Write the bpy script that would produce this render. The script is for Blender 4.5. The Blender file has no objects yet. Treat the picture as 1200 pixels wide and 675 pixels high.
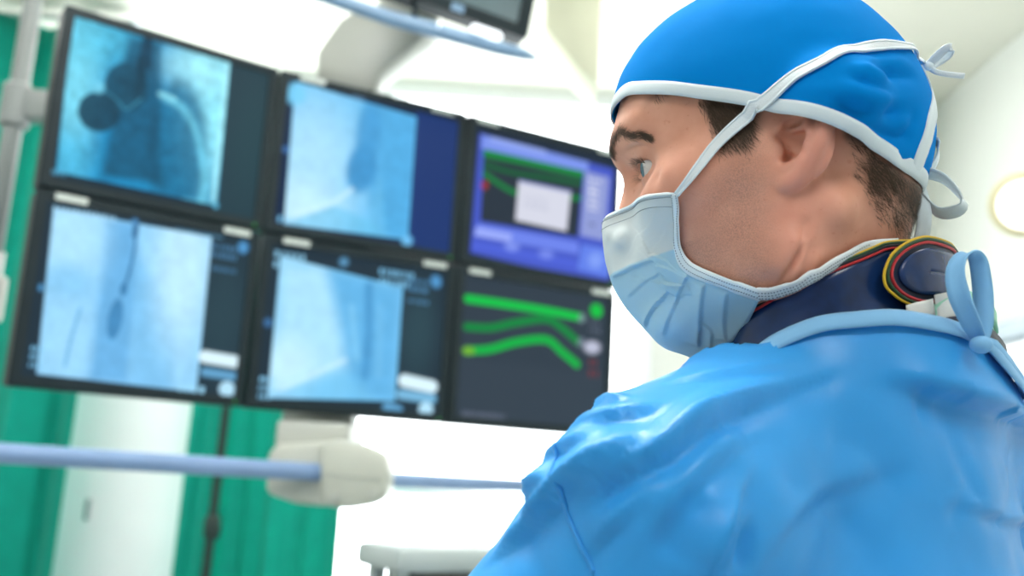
HEAD_YAW, HEAD_BOW, HEAD_TILT, HEAD_D = 16, 8, 0, .578
WINDOW_S, PANEL_S, WORLD_S, EXPOSURE = 6.0, 8.0, .27, 0.38
FOCUS, FSTOP = .63, 4.5
import bpy, bmesh, math, random
import numpy as np
from mathutils import Vector, Matrix
from mathutils.bvhtree import BVHTree
random.seed(7)
RNG = np.random.default_rng(11)
C = bpy.context.scene.collection
PI = math.pi

# ------------------------------------------------------------------ camera frame
FPX = 1150.0
CAM = np.array([0.0, 0.0, 1.42])
PITCH, ROLL = math.radians(10.67), math.radians(3.44)
_r0 = np.array([1.0, 0, 0]); _u0 = np.array([0, -math.sin(PITCH), math.cos(PITCH)])
FWD = np.array([0, math.cos(PITCH), math.sin(PITCH)])
RGT = math.cos(ROLL) * _r0 + math.sin(ROLL) * _u0
UPV = -math.sin(ROLL) * _r0 + math.cos(ROLL) * _u0


def at(px, py, d):
    """point seen at pixel (px, py) of the 1200x675 photograph, d metres deep"""
    return CAM + d * (FWD + RGT * (px - 600) / FPX - UPV * (py - 337.5) / FPX)


def ray(px, py):
    v = FWD + RGT * (px - 600) / FPX - UPV * (py - 337.5) / FPX
    return v / np.linalg.norm(v)


def at_y(px, py, y):
    v = ray(px, py)
    return CAM + v * (y / v[1])


# ------------------------------------------------------------------ object helpers
def props(o, label=None, cat=None, group=None, kind=None):
    if label: o['label'] = label
    if cat: o['category'] = cat
    if group: o['group'] = group
    if kind: o['kind'] = kind
    return o


def empty(name, loc=(0, 0, 0), rot=None, parent=None):
    o = bpy.data.objects.new(name, None); C.objects.link(o)
    o.empty_display_size = 0.05
    if rot is not None:
        o.matrix_world = Matrix.Translation(Vector(loc)) @ rot.to_4x4()
    else:
        o.location = loc
    if parent: o.parent = parent
    return o


def link_mesh(name, me, mat=None, parent=None, smooth=True):
    o = bpy.data.objects.new(name, me); C.objects.link(o)
    if mat: me.materials.append(mat)
    if smooth:
        me.polygons.foreach_set('use_smooth', [True] * len(me.polygons))
    if parent: o.parent = parent
    return o


def np_mesh(name, V, quads=None, tris=None, mat=None, parent=None, smooth=True):
    me = bpy.data.meshes.new(name)
    V = np.asarray(V, dtype=np.float32)
    nq = 0 if quads is None else len(quads); nt = 0 if tris is None else len(tris)
    loops = []
    if nq: loops.append(np.asarray(quads, dtype=np.int32).ravel())
    if nt: loops.append(np.asarray(tris, dtype=np.int32).ravel())
    loops = np.concatenate(loops)
    me.vertices.add(len(V)); me.vertices.foreach_set('co', V.ravel())
    me.loops.add(len(loops)); me.loops.foreach_set('vertex_index', loops)
    starts = np.concatenate([np.arange(nq) * 4, nq * 4 + np.arange(nt) * 3]).astype(np.int32)
    me.polygons.add(nq + nt); me.polygons.foreach_set('loop_start', starts)
    me.update(calc_edges=True); me.validate()
    return link_mesh(name, me, mat, parent, smooth)


def bm_obj(name, bm, mat=None, parent=None, smooth=True, angle=None):
    me = bpy.data.meshes.new(name); bm.normal_update(); bm.to_mesh(me); bm.free()
    o = link_mesh(name, me, mat, parent, smooth)
    if angle is not None:
        m = o.modifiers.new('split', 'EDGE_SPLIT'); m.split_angle = angle
    return o


def bm_box(bm, lo, hi, bevel=0.0, seg=2, mat=None):
    lo, hi = Vector(lo), Vector(hi)
    r = bmesh.ops.create_cube(bm, size=1.0)
    vs = r['verts']
    for v in vs:
        v.co = Vector((lo[i] + (v.co[i] + .5) * (hi[i] - lo[i]) for i in range(3)))
    if bevel > 0:
        es = list({e for v in vs for e in v.link_edges})
        rb = bmesh.ops.bevel(bm, geom=es + list(vs), offset=bevel, segments=seg, affect='EDGES', profile=.5)
        vs = list({v for f in rb['faces'] for v in f.verts} | {v for v in vs if v.is_valid})
    if mat is not None:
        for v in vs: v.co = mat @ v.co
    return vs


def bm_tube(bm, pts, rad, seg=12, cap=True):
    """round tube along pts with a radius (or a radius per point)"""
    pts = [Vector(p) for p in pts]; n = len(pts)
    if not hasattr(rad, '__len__'): rad = [rad] * n
    rings = []; prev = None
    for i, p in enumerate(pts):
        t = (pts[min(i + 1, n - 1)] - pts[max(i - 1, 0)]).normalized()
        if prev is None:
            a = Vector((0, 0, 1)) if abs(t.z) < .9 else Vector((1, 0, 0))
            nrm = (a - t * a.dot(t)).normalized()
        else:
            nrm = (prev - t * prev.dot(t)).normalized()
        prev = nrm; b = t.cross(nrm)
        rings.append([bm.verts.new(p + (nrm * math.cos(2 * PI * k / seg) + b * math.sin(2 * PI * k / seg)) * rad[i]) for k in range(seg)])
    for i in range(n - 1):
        for k in range(seg):
            bm.faces.new((rings[i][k], rings[i][(k + 1) % seg], rings[i + 1][(k + 1) % seg], rings[i + 1][k]))
    if cap:
        bm.faces.new(list(reversed(rings[0]))); bm.faces.new(rings[-1])
    return rings


def bm_prism(bm, prof, axis_map, lo, hi):
    """extrude the 2-D outline prof; axis_map(u, v, w) gives the point"""
    a = [bm.verts.new(axis_map(u, v, lo)) for u, v in prof]
    b = [bm.verts.new(axis_map(u, v, hi)) for u, v in prof]
    n = len(prof)
    for i in range(n):
        bm.faces.new((a[i], a[(i + 1) % n], b[(i + 1) % n], b[i]))
    bm.faces.new(list(reversed(a))); bm.faces.new(b)
    bmesh.ops.recalc_face_normals(bm, faces=bm.faces[:])


def round_rect(w, h, r, seg=5, cx=0, cy=0):
    out = []
    for qx, qy, a0 in ((1, 1, 0), (-1, 1, 90), (-1, -1, 180), (1, -1, 270)):
        for k in range(seg + 1):
            a = math.radians(a0 + 90 * k / seg)
            out.append((cx + qx * (w / 2 - r) + r * math.cos(a), cy + qy * (h / 2 - r) + r * math.sin(a)))
    return out


def catmull(P, n):
    """n samples of a centripetal-free Catmull-Rom spline through P"""
    P = np.asarray(P, float); m = len(P)
    Q = np.vstack([2 * P[0] - P[1], P, 2 * P[-1] - P[-2]])
    t = np.linspace(0, m - 1 - 1e-9, n); i = t.astype(int); s = (t - i)[:, None]
    a, b, c, d = Q[i], Q[i + 1], Q[i + 2], Q[i + 3]
    return .5 * ((2 * b) + (c - a) * s + (2 * a - 5 * b + 4 * c - d) * s ** 2 + (3 * b - a - 3 * c + d) * s ** 3)


def even(P, n):
    """resample a polyline by arc length"""
    P = np.asarray(P, float); L = np.concatenate([[0], np.cumsum(np.linalg.norm(np.diff(P, axis=0), axis=1))])
    s = np.linspace(0, L[-1], n)
    return np.stack([np.interp(s, L, P[:, k]) for k in range(P.shape[1])], 1)


# ------------------------------------------------------------------ implicit surfaces (numpy surface nets)
class Field:
    def __init__(s, xs, ys, zs):
        s.xs, s.ys, s.zs = [np.asarray(a, np.float32) for a in (xs, ys, zs)]
        s.f = np.full((len(xs), len(ys), len(zs)), 0.5, np.float32)

    def op(s, fn, lo, hi, k, mode='add', pad=.03):
        sl = []
        for a, l, h in zip((s.xs, s.ys, s.zs), lo, hi):
            i0, i1 = np.searchsorted(a, l - pad - k), np.searchsorted(a, h + pad + k)
            if i1 <= i0: return
            sl.append(slice(i0, i1))
        X = s.xs[sl[0]][:, None, None]; Y = s.ys[sl[1]][None, :, None]; Z = s.zs[sl[2]][None, None, :]
        d = fn(X, Y, Z).astype(np.float32); a = s.f[tuple(sl)]
        if mode == 'add':
            h = np.clip(.5 + .5 * (a - d) / k, 0, 1); r = a * (1 - h) + d * h - k * h * (1 - h)
        else:
            h = np.clip(.5 - .5 * (a + d) / k, 0, 1); r = a * (1 - h) - d * h + k * h * (1 - h)
        s.f[tuple(sl)] = r

    def ell(s, c, r, k=.01, R=None, mode='add'):
        c = np.asarray(c, float); r = np.asarray(r, float); m = r.max()

        def fn(X, Y, Z):
            p = [X - c[0], Y - c[1], Z - c[2]]
            if R is not None:
                p = [R[0][j] * p[0] + R[1][j] * p[1] + R[2][j] * p[2] for j in range(3)]
            k0 = np.sqrt((p[0] / r[0]) ** 2 + (p[1] / r[1]) ** 2 + (p[2] / r[2]) ** 2)
            k1 = np.sqrt((p[0] / r[0] ** 2) ** 2 + (p[1] / r[1] ** 2) ** 2 + (p[2] / r[2] ** 2) ** 2) + 1e-9
            return np.where(k0 < 1e-2, r.min(), k0 / k1) * (k0 - 1)
        e = r if R is None else np.array([m] * 3)
        s.op(fn, c - e, c + e, k, mode)

    def cone(s, a, b, ra, rb, k=.01, mode='add', sq=None):
        a = np.asarray(a, float); b = np.asarray(b, float); ab = b - a; L2 = max(ab @ ab, 1e-12)

        def fn(X, Y, Z):
            t = np.clip(((X - a[0]) * ab[0] + (Y - a[1]) * ab[1] + (Z - a[2]) * ab[2]) / L2, 0, 1)
            q = np.sqrt((X - a[0] - t * ab[0]) ** 2 + (Y - a[1] - t * ab[1]) ** 2 + (Z - a[2] - t * ab[2]) ** 2)
            return q - (ra + (rb - ra) * t)
        rm = max(ra, rb)
        s.op(fn, np.minimum(a, b) - rm, np.maximum(a, b) + rm, k, mode)

    def chain(s, P, R, k=.006, mode='add'):
        if not hasattr(R, '__len__'): R = [R] * len(P)
        for i in range(len(P) - 1):
            s.cone(P[i], P[i + 1], R[i], R[i + 1], k, mode)

    def mesh(s):
        f = s.f; S = f < 0
        nx, ny, nz = f.shape
        c = np.zeros((nx - 1, ny - 1, nz - 1), np.int8)
        for i in (0, 1):
            for j in (0, 1):
                for k in (0, 1):
                    c += S[i:nx - 1 + i, j:ny - 1 + j, k:nz - 1 + k]
        act = (c > 0) & (c < 8)
        I, J, K = np.nonzero(act)
        idx = np.full(act.shape, -1, np.int32); idx[I, J, K] = np.arange(len(I))
        acc = np.zeros((len(I), 3)); cnt = np.zeros(len(I))
        ax = (s.xs, s.ys, s.zs)
        cor = [(i, j, k) for i in (0, 1) for j in (0, 1) for k in (0, 1)]
        for p in cor:
            for d in range(3):
                if p[d]: continue
                q = list(p); q[d] = 1
                fa = f[I + p[0], J + p[1], K + p[2]]; fb = f[I + q[0], J + q[1], K + q[2]]
                m = (fa < 0) != (fb < 0)
                t = np.where(m, fa / np.where(m, fa - fb, 1), 0)
                pos = np.stack([ax[n][(I, J, K)[n] + p[n]] + (t * (ax[n][(I, J, K)[n] + 1] - ax[n][(I, J, K)[n]]) if n == d else 0) for n in range(3)], 1)
                acc[m] += pos[m]; cnt[m] += 1
        V = acc / cnt[:, None]
        Q = []
        for d in range(3):
            e, g = [(1, 2), (2, 0), (0, 1)][d]
            sa = [slice(None)] * 3; sb = [slice(None)] * 3
            sa[d] = slice(0, f.shape[d] - 1); sb[d] = slice(1, f.shape[d])
            for n in (e, g):
                sa[n] = slice(1, f.shape[n] - 1); sb[n] = slice(1, f.shape[n] - 1)
            A, B = S[tuple(sa)], S[tuple(sb)]
            cr = np.nonzero(A != B)
            base = [None] * 3
            base[d] = cr[d]; base[e] = cr[e] + 1; base[g] = cr[g] + 1

            def cell(de, dg):
                ii = [None] * 3; ii[d] = base[d]; ii[e] = base[e] - de; ii[g] = base[g] - dg
                return idx[ii[0], ii[1], ii[2]]
            q = np.stack([cell(1, 1), cell(0, 1), cell(0, 0), cell(1, 0)], 1)
            fl = ~A[cr]
            q[fl] = q[fl][:, ::-1]
            Q.append(q)
        Q = np.concatenate(Q)
        return V, Q[(Q >= 0).all(1)]


def steps(*segs):
    """grid coordinates: (start, stop, step) runs put end to end"""
    out = []
    for a, b, h in segs:
        out.append(np.arange(a, b - h * .25, h))
    return np.concatenate(out)


def normals_of(V, Q):
    n = np.cross(V[Q[:, 2]] - V[Q[:, 0]], V[Q[:, 3]] - V[Q[:, 1]])
    N = np.zeros_like(V)
    for k in range(4): np.add.at(N, Q[:, k], n)
    return N / (np.linalg.norm(N, axis=1, keepdims=True) + 1e-12)


def relax(V, Q, it=2, lam=.5):
    e = np.concatenate([Q[:, [i, (i + 1) % 4]] for i in range(4)])
    for _ in range(it):
        A = np.zeros_like(V); c = np.zeros(len(V))
        np.add.at(A, e[:, 0], V[e[:, 1]]); np.add.at(c, e[:, 0], 1)
        np.add.at(A, e[:, 1], V[e[:, 0]]); np.add.at(c, e[:, 1], 1)
        V = V + lam * (A / np.maximum(c, 1)[:, None] - V)
    return V


def vnoise(P, scale, seed=0):
    """smooth value noise in -1..1"""
    P = np.asarray(P, float) * scale + 1000.0
    i = np.floor(P).astype(np.int64); f = P - i; f = f * f * (3 - 2 * f)
    out = 0
    for a in (0, 1):
        for b in (0, 1):
            for c in (0, 1):
                h = ((i[..., 0] + a) * 73856093 ^ (i[..., 1] + b) * 19349663 ^ (i[..., 2] + c) * 83492791 ^ seed * 2654435761) & 0xffffff
                h = (h * 1103515245 + 12345) & 0x7fffffff
                h = (h ^ (h >> 13)) * 1274126177 & 0x7fffffff
                v = h / 0x3fffffff - 1.0
                w = (f[..., 0] if a else 1 - f[..., 0]) * (f[..., 1] if b else 1 - f[..., 1]) * (f[..., 2] if c else 1 - f[..., 2])
                out = out + v * w
    return out


def fbm(P, scale, octaves=3, seed=0):
    r = 0; a = 1
    for o in range(octaves):
        r = r + a * vnoise(P, scale * 2 ** o, seed + o); a *= .5
    return r


def smooth01(x, a, b):
    t = np.clip((x - a) / (b - a), 0, 1)
    return t * t * (3 - 2 * t)


def point_attr(o, name, val):
    at_ = o.data.attributes.new(name, 'FLOAT', 'POINT')
    at_.data.foreach_set('value', np.asarray(val, np.float32))


def bvh_of(V, Q):
    return BVHTree.FromPolygons([tuple(v) for v in np.asarray(V).tolist()], [tuple(q) for q in np.asarray(Q).tolist()])
# ------------------------------------------------------------------ the surgeon: skeleton frames
def rot_head(yaw, bow, tilt):
    F = np.array([-math.cos(yaw), math.sin(yaw), 0]); U = np.array([0, 0, 1.0]); L = np.cross(U, F)
    F2 = F * math.cos(bow) - U * math.sin(bow); U2 = U * math.cos(bow) + F * math.sin(bow)
    return np.stack([F2, L * math.cos(tilt) - U2 * math.sin(tilt), U2 * math.cos(tilt) + L * math.sin(tilt)], 1)


HR = rot_head(math.radians(HEAD_YAW), math.radians(HEAD_BOW), math.radians(HEAD_TILT))
H0 = at(918, 179, HEAD_D) - HR @ np.array([.004, .072, .006])       # midpoint between the ears
TPHI = math.radians(52)
TR = np.stack([np.array([-math.cos(TPHI), math.sin(TPHI), 0]), np.array([-math.sin(TPHI), -math.cos(TPHI), 0]), np.array([0, 0, 1.0])], 1)
T0 = at(978, 392, .66)                                           # middle of the base of the neck
def h2w(P): return H0 + np.asarray(P, float) @ HR.T
def w2h(P): return (np.asarray(P, float) - H0) @ HR
def t2w(P): return T0 + np.asarray(P, float) @ TR.T
def w2t(P): return (np.asarray(P, float) - T0) @ TR
def t2h(P): return w2h(t2w(P))
NECK = w2h(T0)

# ------------------------------------------------------------------ head and neck
def head_field():
    F = Field(steps((-.135, .13, .00125)), steps((-.10, .10, .00125)), steps((-.215, .142, .00125)))
    F.ell((.002, 0, .048), (.085, .076, .090), .01)
    F.ell((.042, 0, .056), (.067, .064, .064), .03)
    F.ell((-.031, 0, .022), (.048, .065, .056), .03)
    F.ell((.050, 0, -.012), (.051, .056, .062), .03)                 # face block
    F.ell((.068, 0, -.035), (.040, .036, .035), .02)                 # maxilla
    for s in (1, -1):
        F.ell((.059, s * .044, -.003), (.030, .022, .019), .018)     # cheekbone
        F.ell((.024, s * .048, -.034), (.036, .018, .038), .02)      # masseter
        F.cone((.006, s * .055, -.008), (.008, s * .051, -.054), .016, .0145, .02)
        F.cone((.008, s * .051, -.052), (.075, s * .016, -.074), .0145, .015, .020)
        F.cone((.102, s * .008, .050), (.085, s * .043, .051), .0095, .007, .016)   # brow ridge
        F.ell((.038, s * .062, .006), (.03, .008, .01), .02)         # zygomatic arch
    F.ell((.082, 0, -.073), (.018, .022, .017), .015)                # chin
    F.ell((.036, 0, -.050), (.048, .042, .031), .018)
    # neck: the head is turned over the left shoulder
    nb = NECK
    F.cone((-.014, 0, -.02), nb, .051, .050, .028)
    F.cone((-.002, .0, -.06), nb + np.array([.004, 0, 0]), .042, .045, .02)
    F.cone((-.02, .060, -.03), (nb + t2h((.05, .02, -.03)) - t2h((0, 0, 0))), .011, .010, .014)
    F.cone((-.02, -.060, -.03), (nb + t2h((.05, -.02, -.03)) - t2h((0, 0, 0))), .011, .010, .014)
    # nose
    F.cone((.094, 0, .028), (.111, 0, -.010), .0085, .0105, .012)
    F.ell((.112, 0, -.013), (.011, .011, .010), .008)
    for s in (1, -1):
        F.ell((.103, s * .0135, -.018), (.012, .0075, .009), .006)
        F.ell((.108, s * .0065, -.0245), (.005, .003, .004), .003, mode='sub')
    # eyes
    for s in (1, -1):
        F.ell((.104, s * .030, .023), (.015, .0195, .013), .014, mode='sub')
        F.ell((.101, s * .047, .021), (.017, .014, .0095), .010, mode='sub')
        F.ell(EYE * (1, s, 1), (.0142,) * 3, .005)                   # lids over the ball
        F.ell(EYE * (1, s, 1) + (.0125, s * .0065, -.0012), (.0105, .0150, .0054), .0015, mode='sub')
        F.ell(EYE * (1, s, 1), (.0122,) * 3, .001, mode='sub')
        F.cone((.093, s * .020, .036), (.083, s * .040, .035), .0045, .003, .012)   # upper fold
    # mouth
    F.ell((.103, 0, -.041), (.007, .022, .006), .006)
    F.ell((.101, 0, -.050), (.008, .019, .006), .006)
    F.ell((.108, 0, -.0457), (.006, .022, .0012), .002, mode='sub')
    # ears
    for s in (1, -1):
        a = math.radians(27); l = math.radians(23)
        e1 = np.array([-math.cos(a), math.sin(a) * s, 0]); e1 = e1 / np.linalg.norm(e1)
        e2 = np.array([-math.sin(l), .10 * s, math.cos(l)]); e2 = e2 - e1 * (e2 @ e1); e2 /= np.linalg.norm(e2)
        e3 = np.cross(e1, e2) * (-s)                                 # away from the skull
        if e3[1] * s < 0: e3 = -e3
        O = np.array([.0075, s * .069, .0065])
        E = lambda u, v, w=0.0: O + (e1 * u + e2 * v + e3 * w) * .001
        R3 = np.stack([e1, e2, e3], 1)
        F.ell(E(17, 4, -3), (.018, .025, .0045), .004, R3)           # plate
        F.ell(E(7, -13, -2), (.011, .010, .005), .005, R3)           # lobe
        F.cone(E(4, 14, -8), E(10, -8, -8), .008, .008, .006)        # root on the skull
        hel = catmull([E(6, 3, -1), E(3, 13, 1), E(8, 17, .5), E(16, 20, -2.5), E(25, 18, -3), E(31, 12, -.5), E(31.5, 6, 1.8), E(26, -4, 2), E(18, -13, 1), E(10, -19.5, 0), E(2, -20, -1.5), E(-1, -14, -3)], 30)
        F.chain(hel, list(np.interp(np.linspace(0, 1, 30), [0, .1, .4, .62, .8, .93, 1], [.002, .0026, .0036, .0042, .0048, .0052, .004])), .003)
        F.ell(E(13, 2, 4.2), (.0118, .0140, .0105), .0025, R3, mode='sub')   # concha
        F.ell(E(15, 15, 2.2), (.0080, .0035, .0045), .002, R3, mode='sub')   # fossa
        F.ell(E(5.5, -2, 0), (.003, .0045, .008), .002, R3, mode='sub')      # canal
        F.chain([E(8, -11, 1.5), E(16, -10, 2), E(22, -2, 2.5), E(24, 7, 2.0), E(22, 14, 0)], .0032, .003)   # antihelix
        F.cone(E(23, 11, .5), E(11, 12, -.5), .0022, .0016, .003)
        F.ell(E(1.8, 1, 2), (.0036, .0062, .0032), .003, R3)         # tragus
    return F


EYE = np.array([.0805, .032, .023])
# ------------------------------------------------------------------ materials
M = {}


class NT:
    def __init__(s, name):
        s.m = bpy.data.materials.new(name); s.m.use_nodes = True; s.t = s.m.node_tree
        s.b = s.t.nodes['Principled BSDF']; M[name] = s.m

    def n(s, kind, **kw):
        nd = s.t.nodes.new(kind)
        for k, v in kw.items():
            if k.startswith('_'): setattr(nd, k[1:], v)
            else: nd.inputs[k.replace('__', ' ')].default_value = v
        return nd

    def l(s, a, b): s.t.links.new(a, b)

    def set(s, **kw):
        for k, v in kw.items(): s.b.inputs[k.replace('__', ' ')].default_value = v
        return s

    def noise(s, scale, detail=3, rough=.5, coord='Object', stretch=None):
        tc = s.n('ShaderNodeTexCoord'); nz = s.n('ShaderNodeTexNoise', Scale=scale, Detail=detail, Roughness=rough)
        if stretch:
            mp = s.n('ShaderNodeMapping'); mp.inputs['Scale'].default_value = stretch
            s.l(tc.outputs[coord], mp.inputs['Vector']); s.l(mp.outputs['Vector'], nz.inputs['Vector'])
        else: s.l(tc.outputs[coord], nz.inputs['Vector'])
        return nz.outputs['Fac']

    def ramp(s, fac, stops):
        r = s.n('ShaderNodeValToRGB'); e = r.color_ramp.elements
        while len(e) < len(stops): e.new(.5)
        for el, (p, c) in zip(e, stops): el.position = p; el.color = tuple(c) + ((1,) if len(c) == 3 else ())
        s.l(fac, r.inputs['Fac']); return r.outputs['Color']

    def mix(s, fac, a, b):
        x = s.n('ShaderNodeMix', _data_type='RGBA')
        for sock, v in ((x.inputs[0], fac), (x.inputs[6], a), (x.inputs[7], b)):
            if hasattr(v, 'is_linked') or hasattr(v, 'links'): s.l(v, sock)
            elif isinstance(v, (int, float)): sock.default_value = v
            else: sock.default_value = tuple(v) + ((1,) if len(v) == 3 else ())
        return x.outputs[2]

    def math(s, op, a, b=0.0):
        x = s.n('ShaderNodeMath', _operation=op)
        for sock, v in ((x.inputs[0], a), (x.inputs[1], b)):
            if isinstance(v, (int, float)): sock.default_value = v
            else: s.l(v, sock)
        return x.outputs[0]

    def bump(s, h, strength=.2, dist=.001):
        b = s.n('ShaderNodeBump', Strength=strength, Distance=dist)
        s.l(h, b.inputs['Height']); s.l(b.outputs['Normal'], s.b.inputs['Normal'])

    def attr(s, name):
        a = s.n('ShaderNodeAttribute', _attribute_name=name); return a.outputs['Fac']


def plain(name, col, rough=.5, metal=0.0, var=.06, scale=30, bump=0.0, spec=.5, **kw):
    """a plain surface with a little cloudiness in its colour"""
    k = NT(name).set(Roughness=rough, Metallic=metal, **kw)
    k.b.inputs['Specular IOR Level'].default_value = spec
    nz = k.noise(scale)
    k.l(k.ramp(nz, [(.3, [c * (1 - var) for c in col]), (.7, [min(1, c * (1 + var)) for c in col])]), k.b.inputs['Base Color'])
    if bump: k.bump(k.noise(scale * 12, 2), bump, .0006)
    return k


def cloth(name, col, rough=.75, weave=900, bump=.15, sheen=.2, trans=0.0, var=.05, spec=.3):
    k = NT(name).set(Roughness=rough)
    k.b.inputs['Specular IOR Level'].default_value = spec
    k.b.inputs['Sheen Weight'].default_value = sheen
    nz = k.noise(14, 4)
    colr = k.ramp(nz, [(.3, [c * (1 - var) for c in col]), (.7, [min(1, c * (1 + var)) for c in col])])
    k.l(colr, k.b.inputs['Base Color'])
    k.bump(k.noise(weave, 2), bump, .0004)
    if trans:
        tr = k.n('ShaderNodeBsdfTranslucent'); k.l(colr, tr.inputs['Color'])
        mx = k.n('ShaderNodeMixShader', Fac=trans)
        out = k.t.nodes['Material Output']
        k.l(k.b.outputs[0], mx.inputs[1]); k.l(tr.outputs[0], mx.inputs[2]); k.l(mx.outputs[0], out.inputs['Surface'])
    return k


# skin
k = NT('skin').set(Roughness=.48)
k.b.inputs['Subsurface Weight'].default_value = .12
k.b.inputs['Subsurface Radius'].default_value = (.012, .005, .003)
k.b.inputs['Subsurface Scale'].default_value = .5
k.b.inputs['Specular IOR Level'].default_value = .45
base = k.ramp(k.noise(38, 4), [(.3, (.66, .300, .195)), (.7, (.77, .390, .270))])
spots = k.ramp(k.noise(260, 2), [(.66, (1, 1, 1)), (.74, (.86, .72, .66))])
mm = k.n('ShaderNodeMix', _data_type='RGBA', _blend_type='MULTIPLY'); mm.inputs[0].default_value = .6
k.l(base, mm.inputs[6]); k.l(spots, mm.inputs[7]); c = mm.outputs[2]
c = k.mix(k.math('MULTIPLY', k.attr('blush'), .45), c, (.74, .30, .23))
c = k.mix(k.math('MULTIPLY', k.attr('ear'), .5), c, (.74, .30, .24))
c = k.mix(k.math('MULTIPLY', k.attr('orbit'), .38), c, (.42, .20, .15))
c = k.mix(k.math('MULTIPLY', k.attr('lips'), .8), c, (.58, .22, .19))
dots = k.ramp(k.noise(1500, 1), [(.40, (0, 0, 0)), (.66, (1, 1, 1))])
cloud = k.ramp(k.noise(45, 3), [(.3, (.4,) * 3), (.65, (1, 1, 1))])
bf = k.math('MULTIPLY', k.attr('beard'), k.math('ADD', k.math('MULTIPLY', k.math('MULTIPLY', dots, cloud), .46), .20))
c = k.mix(bf, c, (.25, .135, .112))
hf = k.math('MULTIPLY', k.attr('hair'), .93)
c = k.mix(hf, c, (.080, .052, .034))
k.l(c, k.b.inputs['Base Color'])
k.bump(k.noise(700, 3), .10, .0005)

NT('hair').set(Base__Color=(.070, .042, .024, 1), Roughness=.5)
M['hair'].node_tree.nodes['Principled BSDF'].inputs['Specular IOR Level'].default_value = .3
plain('brow', (.085, .050, .030), .6, var=.2)
plain('eye_white', (.74, .70, .68), .12, var=.03)
k = NT('iris').set(Roughness=.1); k.l(k.ramp(k.noise(900, 3), [(.3, (.05, .11, .14)), (.7, (.14, .22, .25))]), k.b.inputs['Base Color'])
plain('pupil', (.006, .006, .007), .05, var=0)
cloth('cap', (.0004, .225, .67), .8, 1500, .10, .0, var=.03, spec=.05)
cloth('cap_trim', (.70, .80, .84), .8, 1300, .2, .2)
k = cloth('mask', (.80, .92, .97), .88, 1600, .12, .1, trans=.28, spec=.12)
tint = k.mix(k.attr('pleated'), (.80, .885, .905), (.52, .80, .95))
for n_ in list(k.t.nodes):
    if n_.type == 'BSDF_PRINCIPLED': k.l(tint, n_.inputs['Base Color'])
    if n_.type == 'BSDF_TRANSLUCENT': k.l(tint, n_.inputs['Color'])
cloth('mask_band', (.76, .87, .92), .8, 1600, .2, .15)
k = cloth('tie_net', (.80, .87, .90), .8, 1600, .2, .15)
k.bump(k.noise(1400, 1), .6, .0006)
plain('stitch', (.16, .22, .27), .8)
cloth('gown', (.038, .365, .87), .37, 700, .06, .04, trans=.08, var=.05, spec=.36)
cloth('gown_seam', (.034, .33, .82), .55, 900, .1, .1)
cloth('gown_band', (.26, .58, .91), .65, 900, .1, .15, trans=.15)
plain('navy_vinyl', (.007, .030, .110), .26, var=.3, scale=60, spec=.4)
plain('navy_dark', (.004, .010, .034), .42, var=.3, scale=60, spec=.3)
cloth('pipe_yellow', (.72, .47, .02), .6, 1500, .3)
cloth('pipe_green', (.012, .060, .022), .6, 1500, .3)
cloth('pipe_red', (.48, .020, .028), .6, 1500, .3)
cloth('pipe_black', (.008, .010, .018), .6, 1500, .3)
cloth('label_white', (.74, .76, .72), .8, 1200, .3)
cloth('scrub_green', (.40, .76, .58), .8, 1200, .2, trans=.1)
cloth('scrub_teal', (.10, .42, .36), .8, 1200, .2)
plain('glove', (.80, .78, .70), .5)
plain('clog', (.75, .77, .78), .5)
# ------------------------------------------------------------------ building the surgeon
def hp(px, py, yl):
    """head-local point seen at (px, py) lying yl metres left of the head's midplane"""
    o = w2h(CAM); d = ray(px, py) @ HR
    return o + d * ((yl - o[1]) / d[1])


def pick(px, py, bvh, off=0.0, frame='h'):
    """point (head-local) where the line of sight meets the surface, off metres outside it"""
    o = w2h(CAM) if frame == 'h' else w2t(CAM); d = ray(px, py) @ (HR if frame == 'h' else TR)
    hit, n, i, dist = bvh.ray_cast(Vector(o), Vector(d))
    if hit is None: return None
    return np.array(hit + n * off)


def near(P, bvh, off):
    """P moved to off metres outside the surface"""
    out = []; nn = []
    for p in P:
        h, n, i, d = bvh.find_nearest(Vector(p))
        out.append(np.array(h + n * off)); nn.append(np.array(n))
    return np.array(out), np.array(nn)


def push_out(V, bvh, gap, level=True):
    V = V.copy()
    for i, p in enumerate(V):
        h, n, j, d = bvh.find_nearest(Vector(p), .03)
        if h is None: continue
        s = (Vector(p) - h).dot(n)
        if s < gap:
            g = Vector((n.x, n.y, 0)) if level and math.hypot(n.x, n.y) > .35 else n
            V[i] = np.array(Vector(p) + g * ((gap - s) / g.dot(n)))
    return V


def grid_quads(nu, nv, wrap=False):
    q = []
    for i in range(nu if wrap else nu - 1):
        for j in range(nv - 1):
            a, b = i * nv + j, ((i + 1) % nu) * nv + j
            q.append((a, b, b + 1, a + 1))
    return q


def ribbon(name, P, N, width, mat, parent, thick=.0008, cross=3, bow=0.0, closed=False):
    """flat band along P, lying across the surface normals N"""
    P = np.asarray(P, float); N = np.asarray(N, float); n = len(P)
    if not hasattr(width, '__len__'): width = [width] * n
    if closed:
        T = np.roll(P, -1, 0) - np.roll(P, 1, 0)
    else:
        T = np.gradient(P, axis=0)
    T /= np.linalg.norm(T, axis=1, keepdims=True) + 1e-12
    B = np.cross(N, T); B /= np.linalg.norm(B, axis=1, keepdims=True) + 1e-12
    N2 = np.cross(T, B)
    V = []
    for i in range(n):
        for k in range(cross):
            s = k / (cross - 1) - .5
            V.append(P[i] + B[i] * s * width[i] + N2[i] * (bow * (1 - 4 * s * s)))
    o = np_mesh(name, V, grid_quads(n, cross, closed), mat=mat, parent=parent)
    m = o.modifiers.new('thickness', 'SOLIDIFY'); m.thickness = thick; m.offset = 0
    return o


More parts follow.
